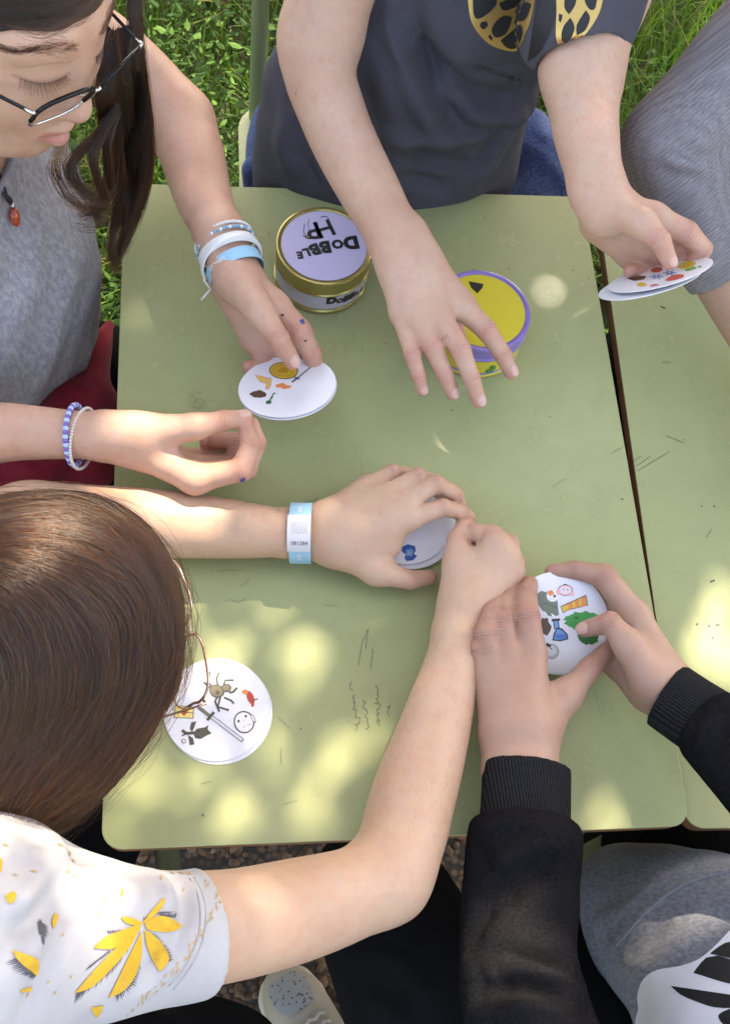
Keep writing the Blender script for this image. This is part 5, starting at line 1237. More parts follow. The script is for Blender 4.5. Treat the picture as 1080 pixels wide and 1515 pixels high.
def hatch(pts_a, pts_b, n=16, w=3.2):
    """brush-like hatching between two edge lines"""
    out = []
    def lp(pl, t):
        t *= len(pl) - 1; i = min(int(t), len(pl) - 2); f = t - i; return (pl[i][0] * (1 - f) + pl[i + 1][0] * f, pl[i][1] * (1 - f) + pl[i + 1][1] * f)
    for i in range(n):
        t = (i + .5) / n; a = lp(pts_a, t); b_ = lp(pts_b, t); j = rr_.uniform(-4, 4); dx, dy = b_[0] - a[0], b_[1] - a[1]; q = math.hypot(dx, dy) + 1e-6; nx, ny = -dy / q * w, dx / q * w; f = rr_.uniform(.75, 1.05)
        out.append((DLEAF, [(a[0] - nx, a[1] - ny), (a[0] + nx, a[1] + ny), (a[0] + dx * f + j, a[1] + dy * f + j * .5)]))
    return out
decal('leaf_print', BV4,
    hatch([(545, 415), (575, 395), (620, 385)], [(540, 400), (600, 375), (680, 385)], 8) + hatch([(610, 400), (665, 405)], [(600, 378), (678, 382)], 10) + hatch([(560, 460), (625, 530), (640, 575)], [(600, 470), (655, 525), (668, 570)], 16) +
    hatch([(500, 480), (420, 580), (290, 690)], [(480, 545), (400, 650), (272, 745)], 26, 4) + hatch([(420, 530), (340, 590)], [(400, 545), (315, 610)], 12) + hatch([(530, 560), (500, 650), (440, 700)], [(538, 580), (520, 660), (440, 738)], 18, 4) + hatch([(470, 455), (410, 465)], [(460, 448), (405, 450)], 8) +
    [(YLEAF, [(535, 430), (575, 380), (622, 332), (628, 345), (600, 385), (560, 420)]), (YLEAF, [(550, 428), (590, 402), (640, 404), (695, 440), (650, 458), (600, 458), (560, 450)]), (YLEAF, [(548, 452), (580, 470), (620, 510), (645, 568), (608, 612), (580, 570), (556, 510)]),
     (YLEAF, [(538, 424), (500, 405), (458, 402), (475, 425), (515, 434)]), (YLEAF, [(535, 425), (470, 450), (400, 478), (352, 520), (420, 525), (480, 500), (525, 460)]), (YLEAF, [(520, 465), (450, 510), (360, 600), (282, 690), (350, 665), (430, 590), (490, 520)]),
     (YLEAF, [(536, 455), (510, 510), (460, 610), (412, 708), (470, 680), (515, 620), (538, 540)])], SH4, step=7, **z2b)
decal('leaf_print', BV4, hatch([(150, 410), (160, 480), (165, 500)], [(190, 470), (170, 500), (163, 512)], 14) + hatch([(145, 420), (150, 470)], [(190, 440), (185, 480)], 10) + [(YLEAF, [(200, 450), (196, 420), (208, 390), (220, 396), (214, 425)])], SH4, step=7, **z2b)
decal('leaf_print', BV4, hatch([(60, 560), (110, 610), (140, 620)], [(10, 575), (70, 625), (120, 645)], 18) + [(YLEAF, [(45, 530), (80, 545), (120, 552), (146, 575), (140, 628), (105, 600), (70, 570)])], SH4, step=7, **z2b)
for lf in ([(345, 745), (392, 738), (385, 765), (365, 785)], [(20, 325), (50, 308), (64, 320), (55, 345), (35, 352)], [(520, 770), (560, 765), (548, 800), (516, 800)], [(455, 330), (462, 305), (472, 290), (468, 320)], [(-5, 170), (10, 190), (5, 230), (-5, 240)], [(75, 680), (125, 665), (118, 685), (85, 690)]):
    decal('leaf_print', BV4, [(YLEAF, lf)], SH4, step=7, **z2b)
fl = []
def fleck(x, y, l, w, a): c, s_ = math.cos(a), math.sin(a); return (TANP, [(x - c * l, y - s_ * l), (x - s_ * w, y + c * w), (x + c * l, y + s_ * l), (x + s_ * w, y - c * w)])
for i in range(46):      # tan brush flecks round the sleeve hem
    t = i / 45; x = 790 - 330 * t ** 1.6 + rr_.uniform(-12, 12) + (35 if t < .3 else 0) * math.sin(t * 10); y = 265 + 520 * t + rr_.uniform(-8, 8); fl.append(fleck(x + 45 * math.sin(t * 3.0), y, rr_.uniform(6, 17), rr_.uniform(2, 4), rr_.uniform(1.2, 2.6)))
for x, y, a in ((265, 160, 1.2), (280, 190, .8), (260, 230, 1.9), (285, 250, .4), (400, 340, 2.2), (185, 650, 2.2), (270, 630, 2.2), (700, 300, 1.3), (615, 255, 1.4), (655, 235, .5), (690, 236, .3), (720, 240, .2), (180, 60, .3), (60, 245, .2), (130, 230, .2), (230, 130, .4), (210, 690, 2.3), (370, 385, 2.3), (105, 700, 2.2), (240, 470, 2), (20, 130, .3), (300, 300, 2.2)): fl.append(fleck(x, y, rr_.uniform(8, 16), rr_.uniform(2.5, 5), a))
tag(decal('fleck_print', BV4, fl, SH4, step=9, **z2b), kind='stuff')
t4 = Model(); t4.tube([(np.array(q[:3]), q[3] + .012) for q in LEG4], .02); t4.tube([(np.array(q[:3]), q[3] + .012) for q in LEG4B], .02); t4.tube([wj(-.50, -.52, .50, .13), wj(-.47, -.47, .60, .12)], .03); t4.tube([wj(-.50, -.52, .48, .10), (np.array(LEG4[0][:3]), .080)], .03); t4.tube([wj(-.50, -.50, .48, .10), (np.array(LEG4B[0][:3]), .085)], .03)
cloth('trousers', t4, .004, BLACKT, PERSON4, seed=19)

# ---- person in black sleeves
s5 = Model()
s5.tube(JJ([(1300, 1700, .14, 230), (1190, 1560, .06, 200), (1060, 1420, -.05, 150), (985, 1372, -.12, 118), (930, 1350, -.17, 100)]), .03)
s5.tube([wj(.30, -.62, .52, .12), wj(.30, -.61, .78, .135), wj(.30, -.60, .88, .10)], .04)
s5.cut(Half(P(892, 1392, -.16), np.array(P(880, 1398, -.17)) - np.array(P(1000, 1380, -.10))), .002)
SH5, BV5 = cloth('sweatshirt', s5, .003, GREYSW, PERSON5, [([(905, 1405), (960, 1345), (1010, 1310), (1080, 1290)], .004, .0035), ([(915, 1425), (960, 1440), (990, 1430)], .010, .005), ([(940, 1400), (1000, 1360)], .012, -.004), ([(870, 1375), (930, 1340), (1000, 1290)], .010, .004), ([(930, 1470), (940, 1515)], .010, .004)], seed=23)
_s = [hit(BV5, *q) for q in ((908, 1403), (925, 1385), (945, 1362), (965, 1342), (990, 1322), (1015, 1308), (1045, 1298), (1079, 1290), (1110, 1284))]
b = MB(); b.tube([h + n * .0002 for h, n in _s if h is not None], .0011, 6); o = b.build('seam', fabric('pale_seam', (.20, .21, .25), (.17, .18, .21)), None, True); put_under(o, SH5)
WPR = mat('white_rubber_print', (.62, .61, .66), .55)
z4b = dict(zoom=2.7, ox=680, oy=1100)
decal('chest_print', BV5, [(WPR, [(1120, 700), (1040, 790), (960, 860), (880, 890), (790, 905), (735, 940), (712, 1000), (715, 1060), (735, 1140), (1120, 1140)]), (BLKP, [(1000, 842), (1060, 800), (1120, 795), (1120, 870), (1080, 855)]), (BLKP, [(935, 918), (985, 858), (1020, 868), (1030, 850), (1120, 885), (1120, 970), (1050, 955)]),
      (BLKP, [(845, 970), (900, 1000), (960, 1018), (1120, 1012), (1120, 1060), (1020, 1056), (940, 1030), (885, 1005)]), (BLKP, [(1050, 1075), (1120, 1050), (1120, 1140), (1075, 1140), (1036, 1100)])], SH5, step=7, **z4b)
a5 = Model()
a5.tube(JJ([(930, 1820, .13, 112), (810, 1580, .11, 98), (770, 1460, .09, 91), (768, 1350, .075, 86), (774, 1250, .066, 85), (776, 1225, .062, 82), (777, 1205, .06, 76), (777, 1180, .06, 70)]), .012); a5.cut(Half(P(777, 1224, .061), np.array(P(777, 1180, .06)) - np.array(P(774, 1250, .066))), .004)
SL5, _b = cloth('sleeve', a5, .0026, BLKSW, PERSON5, [([(700, 1240), (740, 1222), (800, 1225), (850, 1250)], .007, 0.0068), ([(705, 1330), (740, 1280), (800, 1250), (845, 1270)], .010, 0.0085), ([(725, 1340), (780, 1290), (830, 1290)], .010, -0.0102), ([(690, 1420), (730, 1300), (700, 1240)], .009, -0.0068), ([(740, 1415), (800, 1418), (845, 1435)], .008, -0.0119), ([(735, 1435), (790, 1440), (850, 1470)], .008, 0.0119), ([(720, 1470), (790, 1468), (840, 1480)], .008, -0.0102), ([(700, 1510), (770, 1490), (840, 1500)], .008, 0.0119), ([(690, 1380), (692, 1460)], .010, 0.0068), ([(840, 1400), (855, 1450)], .008, 0.0068)], seed=29)
c5 = Model(); c5.tube(JJ([(777, 1212, .060, 68), (778, 1180, .059, 66.5), (779, 1132, .057, 66)]), .004, unit((0, -.3, 1)), .80); c5.cut(Half(P(779, 1134, .057), unit(np.array(P(779, 1134, .057)) - np.array(P(777, 1212, .06)))), .0008)
c5.sub(Cone(P(776, 1152, .054), P(776, 1090, .052), .0285, .030, (0, -.3, 1), .72), .001)
RIB = knit('black_rib_knit', (.022, .022, .024), (.008, .008, .009), (1, 0, 0), 2600, rib=2.0)
cloth('cuff', c5, .0018, RIB, PERSON5, noise=.0003)
b5 = Model(); b5.tube(JJ([(1360, 1450, .17, 112), (1230, 1245, .13, 92), (1130, 1150, .10, 74), (1080, 1098, .08, 66), (1058, 1078, .07, 60), (1036, 1062, .062, 54)]), .012); b5.cut(Half(P(1046, 1069, .066), np.array(P(1036, 1062, .062)) - np.array(P(1080, 1098, .08))), .004)
cloth('sleeve', b5, .0026, BLKSW, PERSON5, [([(1060, 1040), (1045, 1080), (1030, 1120)], .008, .005), ([(1075, 1060), (1060, 1110)], .008, -.005)], seed=31)
dR = unit(np.array(P(985, 1027, .053)) - np.array(P(1052, 1072, .066)))
d5 = Model(); d5.tube(JJ([(1056, 1075, .067, 55), (1020, 1052, .058, 53), (984, 1027, .052, 52)]), .004); d5.cut(Half(P(985, 1028, .053), dR), .0008); d5.sub(Cone(P(998, 1037, .053), P(940, 1000, .048), .0255, .0265), .001)
RIB2 = knit('black_rib_knit', (.020, .020, .022), (.009, .009, .010), tuple(np.cross(dR, (0, 0, 1))), 2600, rib=2.0)
cloth('cuff', d5, .0018, RIB2, PERSON5, noise=.0003)
t5 = Model(); t5.tube([(np.array(q[:3]), q[3] + .010) for q in LEG5[:4]], .02); t5.tube([(np.array(q[:3]), q[3] + .012) for q in LEG5B], .02); t5.tube([wj(.31, -.62, .48, .13), wj(.30, -.62, .58, .125)], .03); t5.tube(JJ([(980, 1700, -.12, 120), (905, 1520, -.18, 92), (872, 1420, -.24, 72), (850, 1380, -.30, 60)]), .03)
cloth('trousers', t5, .004, BLACKT, PERSON5, [([(480, 1440), (540, 1470), (600, 1515)], .008, .004), ([(520, 1400), (600, 1430), (650, 1500)], .010, .004)], seed=37)
# ------------------------------------------------------------------ hair
def hair_mat(name, melanin, red, rough=.28, coat=.0):
    m = bpy.data.materials.new(name); m.use_nodes = True; nt = m.node_tree; nt.nodes.clear()
    o = nt.nodes.new('ShaderNodeOutputMaterial'); h = nt.nodes.new('ShaderNodeBsdfHairPrincipled'); h.parametrization = 'MELANIN'
    h.inputs['Melanin'].default_value = melanin; h.inputs['Melanin Redness'].default_value = red; h.inputs['Roughness'].default_value = rough; h.inputs['Radial Roughness'].default_value = .35
    h.inputs['Random Color'].default_value = .35; h.inputs['Random Roughness'].default_value = .2
    nt.links.new(h.outputs[0], o.inputs[0]); return m
def hair_obj(name, strands, r0, r1, material, parent, world=True):
    """strands: list of (n,3) arrays"""
    hc = bpy.data.hair_curves.new(name); hc.add_curves([len(s) for s in strands])
    pts = np.concatenate(strands).astype(np.float32); hc.points.foreach_set('position', pts.ravel())
    rad = np.concatenate([np.linspace(r0, r1, len(s)) for s in strands]).astype(np.float32); hc.points.foreach_set('radius', rad)
    hc.materials.append(material); o = bpy.data.objects.new(name, hc); COL.objects.link(o); put_under(o, parent); return o
_cw = {}
def cat(pts, n):
    """uniform Catmull-Rom through the points, n samples"""
    X = np.array(pts, float); m = len(X)
    if m < 3: return X[0] + (X[-1] - X[0]) * np.linspace(0, 1, n)[:, None]
    if (m, n) not in _cw:
        Wt = np.zeros((n, m))
        for q, u in enumerate(np.linspace(0, m - 1, n)):
            i = min(int(u), m - 2); t = u - i; t2, t3 = t * t, t ** 3
            for k, w_ in ((i - 1, -.5 * t3 + t2 - .5 * t), (i, 1.5 * t3 - 2.5 * t2 + 1), (i + 1, -1.5 * t3 + 2 * t2 + .5 * t), (i + 2, .5 * t3 - .5 * t2)): Wt[q, min(max(k, 0), m - 1)] += w_
        _cw[(m, n)] = Wt
    return _cw[(m, n)] @ X
HB = hair_mat('brown_hair', .80, .55, .30); HB4 = hair_mat('chestnut_hair', .73, .82, .20)
def underhair(name, col):
    m = mat(name, col, 1.0, spec=.03); t = NT(m); t.color(t.ramp(t.noise(120, 4, .7, t.co(1)), [(.3, tuple(c * .6 for c in col)), (.7, col)])); return m
# ---- smooth long hair of the girl at the lower left
h4 = Model()
h4.ell(W4(-.008, 0, .014), HM4, np.array((.096, .079, .095)) * H4S, .0)
h4.tube(JJ([(110, 865, .32, 116), (155, 955, .30, 96), (145, 1030, .265, 98), (95, 1095, .23, 102), (30, 1165, .205, 92), (-60, 1200, .20, 90)]), .03)
h4.tube(JJ([(0, 900, .33, 140), (0, 1050, .28, 130), (-40, 1150, .23, 110)]), .03)
h4.sub(Cone(W4(.10, -.01, -.075), W4(.06, -.01, -.11), .055, .06), .01)
V, Q = h4.mesh(.003); V = relax(V, Q, 2, .5); BVH4 = bvh_of(V, Q)
HA4 = mesh_np('hair', V, Q, underhair('chestnut_under', (.060, .036, .026)), PERSON4, True)
def lerp2(a, b, t): return [((1 - t) * x0 + t * x1, (1 - t) * y0 + t * y1) for (x0, y0), (x1, y1) in zip(a, b)]
OUT4 = [(-70, 785), (60, 758), (172, 774), (240, 840), (260, 925), (256, 1010), (203, 1088), (128, 1182), (60, 1236), (0, 1262)]
MID4 = [(-70, 830), (30, 822), (120, 850), (180, 910), (190, 980), (172, 1050), (120, 1120), (60, 1185), (0, 1225), (-40, 1250)]
INN4 = [(-110, 880), (-80, 890), (-60, 930), (-45, 990), (-45, 1050), (-55, 1105), (-75, 1150), (-95, 1190), (-120, 1220), (-150, 1240)]
def strands_on(bv, guides, n, npt, jit=4.0, lift=(.0005, .006), seed=0, wave=3.0, trim=.25):
    r = np.random.default_rng(seed); out = []; ncl = 90; CL = r.random(ncl); CJ = r.normal(size=(ncl, 12, 2)) * jit * 1.1; CH = r.random(ncl)
    for i in range(n):
        ck = r.integers(ncl); t = min(max(CL[ck] + r.normal() * .018, 0), .999) * (len(guides) - 1); k = min(int(t), len(guides) - 2); g = lerp2(guides[k], guides[k + 1], t - k)
        j = r.normal(size=(len(g), 2)) * jit * .35 + CJ[ck][:len(g)]; o0 = r.normal(size=2) * jit * .5
        g = [(x + o0[0] + j[q, 0] * .5, y + o0[1] + j[q, 1] * .5) for q, (x, y) in enumerate(g)]
        c = cat([(x, y, 0) for x, y in g], npt); e = max(6, int(npt * (1 - trim * r.random() ** 2))); s0 = int(r.random() ** 3 * npt * .3); c = c[s0:e]
        l0 = lift[0] + (lift[1] - lift[0]) * (.65 * CH[ck] + .35 * r.random()); l1 = lift[0] + (lift[1] - lift[0]) * (.65 * CH[(ck * 7) % ncl] + .35 * r.random()); ph, fr = r.uniform(0, 6.28), r.uniform(1, 3); pts = []; last = None
        for q, (x, y, _) in enumerate(c):
            u = q / len(c); w_ = wave * math.sin(ph + fr * 6.28 * u) * u
            h, nn = hit(bv, x + w_, y + w_ * .4)
            if h is None:
                if last is None: continue
                d = ray(x + w_, y + w_ * .4); tt = (last - CAM_LOC).dot(d) / d.dot(d); h = CAM_LOC + d * tt; pts.append(np.array(h)); last = h; continue
            if last is not None and (h - last).length > .03: break
            pts.append(np.array(h + nn * (l0 + (l1 - l0) * u))); last = h
        if len(pts) > 4: out.append(cat(pts, 16))
    return out
st = strands_on(BVH4, [OUT4, MID4, INN4], 8000, 22, 4.0, (.0004, .0045), 3)
TOP4 = [(-80, 752), (0, 750), (80, 754), (148, 768), (206, 804), (243, 860), (260, 930), (256, 1000), (212, 1075), (150, 1150)]
st += strands_on(BVH4, [TOP4, OUT4], 1800, 22, 3.0, (.0004, .004), 5)
fly = strands_on(BVH4, [TOP4, OUT4, MID4, INN4], 260, 22, 13.0, (.002, .014), 9, 14.0, .1)
hair_obj('hair_strands', st, .00016, .00008, HB4, HA4); hair_obj('stray_hair', fly, .00009, .00005, HB4, HA4)

# ---- long dark hair of the girl in grey
me = BODY1.data; Vb = np.empty(len(me.vertices) * 3, dtype=np.float32); me.vertices.foreach_get('co', Vb); Vb = Vb.reshape(-1, 3)
sel = np.linalg.norm(Vb - H1C, axis=1) < .16
Qb = np.empty(len(me.loops), dtype=np.int32); me.loops.foreach_get('vertex_index', Qb); Qall = Qb.reshape(-1, 4); Qb = Qall[sel[Qall].all(1)]
h1 = Model()
h1.ell(W1(-.016, 0, .022), HM1, np.array((.100, .086, .096)) * H1S, .0)
h1.tube([(W1(-.04, .055, .02), .030), (W1(-.02, .070, -.03), .022), (np.array(P(188, 130, .30)), .015), (np.array(P(190, 200, .245)), .011), (np.array(P(190, 255, .195)), .007), (np.array(P(182, 290, .165)), .003)], .02)
h1.tube([(W1(-.05, -.06, .0), .03), (W1(-.05, -.07, -.08), .028), (np.array(P(-60, 250, .26)), .025), (np.array(P(-40, 380, .18)), .018)], .02)
h1.sub(Cone(W1(.118, 0, -.045), W1(.108, 0, -.018), .060, .058), .006)
h1.sub(Ell(W1(.075, -.01, -.072), HM1, np.array((.075, .082, .112))), .006)
V, Q = h1.mesh(.003); V = relax(V, Q, 2, .5); BVH1 = bvh_of(V, Q)
HA1 = mesh_np('hair', V, Q, underhair('dark_brown_under', (.012, .008, .006)), PERSON1, True)
r = np.random.default_rng(21); st = []
def hpath(ctrl, n, jit, seed, npt=18, wave=.002):
    r = np.random.default_rng(seed); out = []
    for _ in range(n):
        t = r.random(); g = [np.array(P(a[0] * (1 - t) + b[0] * t, a[1] * (1 - t) + b[1] * t, a[2] * (1 - t) + b[2] * t)) for a, b in zip(*ctrl)]
        o = r.normal(size=3) * jit; g = [q + o * (.4 + .6 * i / len(g)) + r.normal(size=3) * jit * .35 for i, q in enumerate(g)]
        c = cat(g, npt); u = np.linspace(0, 1, npt); ph = r.uniform(0, 6.28); c = c + (np.sin(ph + u * 9)[:, None] * r.normal(size=3) * wave * u[:, None])
        out.append(c[:max(8, int(npt * (1 - .3 * r.random() ** 2)))])
    return out
# curtain on the far side of the face, falling in front of the arm
st += hpath(([(192, -20, .37), (194, 40, .345), (198, 110, .31), (206, 180, .26), (210, 250, .205), (198, 310, .165), (180, 360, .13), (166, 402, .11)], [(208, -20, .36), (207, 40, .335), (214, 110, .30), (222, 180, .25), (223, 245, .20), (211, 300, .16), (191, 345, .13), (173, 390, .11)]), 1000, .0020, 1)
st += hpath(([(165, 50, .335), (152, 90, .325), (146, 150, .30), (156, 210, .245), (168, 260, .20), (172, 300, .17), (170, 330, .15)], [(196, 40, .345), (190, 100, .32), (196, 170, .275), (207, 230, .22), (206, 275, .18), (196, 315, .16), (183, 350, .14)]), 1900, .0022, 2)
# looser curls hanging before the shirt
for k, (c, n) in enumerate([([(165, 165, .285), (140, 200, .27), (112, 225, .26), (104, 250, .25), (122, 285, .23), (150, 292, .22), (163, 270, .22)], 60), ([(165, 150, .29), (145, 195, .275), (133, 228, .262), (140, 265, .24), (150, 290, .22), (130, 312, .20), (110, 318, .19)], 110),
                            ([(168, 160, .285), (156, 205, .268), (156, 240, .245), (158, 272, .22), (140, 300, .20), (118, 305, .19), (100, 290, .19)], 90), ([(88, 200, .21), (80, 225, .235), (76, 250, .25), (92, 285, .24), (112, 300, .22), (128, 305, .21)], 40), ([(95, 200, .21), (90, 228, .24), (92, 250, .25), (102, 275, .24), (112, 290, .23)], 24),
                            ([(160, 150, .29), (165, 240, .23), (150, 300, .19), (140, 318, .18), (152, 322, .17)], 150), ([(165, 160, .285), (175, 260, .21), (168, 320, .16), (160, 365, .13), (170, 405, .10)], 130), ([(160, 170, .28), (125, 212, .265), (100, 242, .255), (108, 268, .24), (135, 282, .22), (160, 262, .22), (158, 235, .23)], 40),
                            ([(160, 180, .28), (150, 280, .22), (142, 330, .19), (105, 332, .19)], 16)]):
    st += hpath((c, [(x + 9, y + 4, h + .004) for x, y, h in c]), int(n * 1.4), .0026, 40 + k, 26)
# the top, combed back from the forehead, and wisps at the hairline
BVT = bvh_of(np.concatenate([Vb, V]), np.concatenate([Qb, Q + len(Vb)]))
st += strands_on(BVT, [[(175, -60), (150, -45), (100, -25), (40, -20), (-40, -20), (-90, -15)], [(172, -30), (140, -10), (105, 8), (50, 14), (-20, 14), (-90, 14)], [(152, -10), (130, 10), (88, 30), (40, 33), (-20, 30), (-90, 30)], [(148, -2), (127, 17), (84, 39), (36, 41), (-20, 37), (-90, 37)]], 4200, 20, 2.5, (.0003, .003), 15, 2.0)
hair_obj('hair_strands', st, .00017, .00008, HB, HA1)
wis = hpath(([(150, -12, .44), (120, 22, .44), (70, 46, .435), (20, 40, .44)], [(140, -2, .44), (110, 30, .435), (60, 52, .43), (0, 42, .44)]), 26, .002, 79) + hpath(([(120, 5, .45), (100, 30, .44), (75, 45, .43), (60, 30, .43)], [(150, -10, .44), (140, 25, .43), (115, 42, .42), (95, 30, .43)]), 16, .002, 77) + hpath(([(165, 30, .40), (172, 70, .38), (178, 110, .36), (184, 128, .35)], [(180, 60, .38), (186, 100, .36), (190, 125, .34), (186, 130, .34)]), 6, .002, 78)
hair_obj('stray_hair', wis, .00011, .00006, HB, HA1)
# eyebrow and lashes
eb = []; r = np.random.default_rng(31); bvb = None
bvb = bvh_of(Vb, Qb)
def face_pt(f, l, u, off):
    o = Vector(W1(f + .06, l, u)); d = -Vector(HM1[:, 0]); h = bvb.ray_cast(o, d)
    return None if h[0] is None else np.array(h[0] + h[1] * off)
for s_ in (-1, 1):
    for _ in range(420):
        t = r.random() ** .85; l = s_ * (.010 + .046 * t); u = .0290 + .0075 * math.sin(t * 2.3) - .007 * t + r.normal() * (.0008 + .0022 * math.sin(min(t * 1.25 + .15, 1) * 3.0))
        a = face_pt(.06, l, u, .0003); b_ = face_pt(.06, l + s_ * r.uniform(.003, .0065), u + .0026 * (.8 - t * 1.5) + r.normal() * .0006, .0010)
        if a is not None and b_ is not None: eb.append(cat([a, (a + b_) / 2 + HM1[:, 0] * .0004, b_], 5))
hair_obj('eyebrow', eb, .00008, .00003, HB, HA1)
la = []
for s_ in (-1, 1):
    for i in range(64):
        t = (i + r.random() * .8) / 64; l = s_ * (.0165 + .0300 * t); u = .0030 - .0040 * math.sin(t * 3.14)
        a = face_pt(.06, l, u, .0002)
        if a is None: continue
        L = (.0065 + .0045 * math.sin(t * 3.14)) * r.uniform(.7, 1.15); d = HM1[:, 0] * .70 - HM1[:, 2] * .62 + HM1[:, 1] * s_ * ((t - .42) * 1.5 + r.normal() * .10)
        la.append(cat([a, a + d * L * .55 - HM1[:, 2] * .0008, a + d * L + HM1[:, 2] * .0008], 6))
hair_obj('eyelash', la, .00011, .00003, hair_mat('lash', 1.0, .2), HA1)
# short hair of the people outside the picture
for hm, W, sc_, par, mtr in ((HM2, W2, .93, PERSON2, HB), (HM3, W3, .95, PERSON3, HB), (HM5, W5, .96, PERSON5, HB)):
    hh = Model(); hh.ell(W(-.016, 0, .022), hm, np.array((.100, .086, .096)) * sc_, .0); hh.sub(Ell(W(.085, 0, -.045), hm, np.array((.075, .085, .10)) * sc_), .01)
    V, Q = hh.mesh(.005); mesh_np('hair', relax(V, Q, 2), Q, underhair('dark_hair', (.03, .02, .015)), par, True)

# fine down on the forearms
DOWN = hair_mat('arm_down', .45, .5, .4)
def arm_down(body, segs, n, seed):
    r = np.random.default_rng(seed); me = body.data; X = np.empty(len(me.vertices) * 3, dtype=np.float32); me.vertices.foreach_get('co', X); X = X.reshape(-1, 3); Nn = np.empty(len(me.vertices) * 3, dtype=np.float32); me.vertices.foreach_get('normal', Nn); Nn = Nn.reshape(-1, 3); out = []
    for a, b in segs:
        a = np.array(P(*a)); b = np.array(P(*b)); ba = b - a; L2 = ba @ ba; h = ((X - a) @ ba) / L2; d = np.linalg.norm(X - a - np.clip(h, 0, 1)[:, None] * ba, axis=1)
        idx = np.nonzero((h > 0) & (h < 1) & (d < .05))[0]
        if len(idx) == 0: continue
        for i in r.choice(idx, n):
            t = ba / math.sqrt(L2) + r.normal(size=3) * .35; t = t - Nn[i] * (t @ Nn[i]); t /= np.linalg.norm(t) + 1e-9; L = r.uniform(.003, .0075)
            out.append(np.array([X[i], X[i] + t * L * .5 + Nn[i] * L * .22, X[i] + t * L + Nn[i] * L * .25]))
    hair_obj('arm_hair', out, .00004, .000015, DOWN, body)
arm_down(BODY4, [((590, 1270, .09), (672, 970, .05)), ((120, 772, .04), (430, 789, .036))], 700, 1); arm_down(BODY2, [((474, 55, .19), (590, 362, .135)), ((860, 105, .25), (884, 285, .215))], 500, 2); arm_down(BODY1, [((265, 180, .085), (325, 346, .09)), ((0, 640, .06), (165, 645, .08))], 350, 3)
# ------------------------------------------------------------------ things worn: bracelets, wristbands, glasses, pendant, shoes
def ring_frame(p, q): return frame(Vector(q) - Vector(p), (0.3, 0.2, 1))
def ring_pts(c, M, a, b, n, z=0.0, ph=0.0): return [c + M @ Vector((a * math.cos(t + ph), b * math.sin(t + ph), z)) for t in [2 * math.pi * i / n for i in range(n)]]
def bead_ring(name, c, M, a, b, n, r, mats, label, group=None, cat_='bracelet'):
    root = empty(name, c, label, cat_, group)
    pts = ring_pts(c, M, a, b, n); ico = bmesh.new(); bmesh.ops.create_icosphere(ico, subdivisions=2, radius=1.0)
    iv = [v.co.copy() for v in ico.verts]; fi = [tuple(v.index for v in f.verts) for f in ico.faces]; ico.free()
    for k, m_ in enumerate(mats):
        mb = MB()
        for i, p in enumerate(pts):
            if i % len(mats) == k: mb.add([p + v * r for v in iv], fi)
        o = mb.build('beads', m_, None, True); put_under(o, root); tag(o, kind='stuff')
    return root
def band(name, c, M, a, b, w_, t, material, label=None, cat_=None, parent=None, n=64, arc=(0, 1), flare=0.0):
    mb = MB(); prof = [(0, -w_ / 2), (t, -w_ / 2 + t * .4), (t, w_ / 2 - t * .4), (0, w_ / 2)]; full = arc == (0, 1); m_ = len(prof)
    nn = n if full else n + 1
    for i in range(nn):
        u = 2 * math.pi * (arc[0] + (arc[1] - arc[0]) * i / n)
        for dr, z in prof: mb.v.append(tuple(c + M @ Vector(((a + dr + flare * z) * math.cos(u), (b + dr + flare * z) * math.sin(u), z))))
    for i in range(n):
        i2 = (i + 1) % n if full else i + 1
        for k in range(m_):
            k2 = (k + 1) % m_; mb.f.append((i * m_ + k, i2 * m_ + k, i2 * m_ + k2, i * m_ + k2))
    o = mb.build(name, material, None, True); autosmooth(o, 35)
    if parent is not None: put_under(o, parent)
    if label: tag(o, label, cat_)
    return o
WB = mat('white_bead', (.72, .70, .68), .35); BB = mat('blue_bead', (.20, .38, .52), .35); SIL = mat('white_silicone', (.70, .70, .70), .45); PAPB = mat('light_blue_paper_band', (.28, .52, .68), .55); PRP = mat('purple_bead', (.17, .12, .42), .3); LBB = mat('pale_blue_bead', (.40, .52, .75), .3)
e0, e1 = P(316, 325, .09), P(352, 414, .087)
def on(t): return e0.lerp(e1, t)
Mr = ring_frame(e0, e1); ra = .0245
def ringat(px, py, h): return P(px, py, h)
bead_ring('bead_bracelet', ringat(331, 357, .087), Mr, .0292, .0275, 62, .0017, [WB], 'white bead bracelet nearest the elbow on the wrist with the stacked bands', 'bracelets on the stacked wrist')
bead_ring('bead_bracelet', ringat(334, 364, .087), Mr, .0292, .0276, 58, .0018, [BB, BB, WB], 'pale blue bead bracelet between the white beads and the white strap', 'bracelets on the stacked wrist')
wbr = band('strap_bracelet', ringat(340, 378, .087), Mr, .0288, .0276, .011, .0016, SIL, 'white silicone strap bracelet with a loop, on the stacked wrist', 'bracelet')
lp = band('strap_loop', ringat(343, 386, .087), Mr @ Matrix.Rotation(R(12), 3, 'Y'), .0305, .0290, .0045, .0016, SIL, parent=wbr)
Mw = ring_frame(P(338, 370, .088), P(360, 420, .084))
wba = band('paper_wristband', ringat(348, 398, .086), Mw, .0282, .0262, .013, .0005, PAPB, 'light blue paper wristband with white lettering, nearest the hand of the stacked wrist', 'wristband', flare=.06)
def band_text(o_parent, txt, c, M, a, b, centre, hgt, col, bold=.0, flip=1, name='band_lettering'):
    v, f = text_mesh(txt, bold); mb = MB(); s_ = hgt / .72; vs = []
    for p in v:
        u = centre + flip * p[0] * s_ / ((a + b) / 2); vs.append(tuple(c + M @ Vector(((a + .0009) * math.cos(u), (b + .0009) * math.sin(u), flip * p[1] * s_))))
    mb.add(vs, f); o = mb.build(name, ink(col)); put_under(o, o_parent); return o
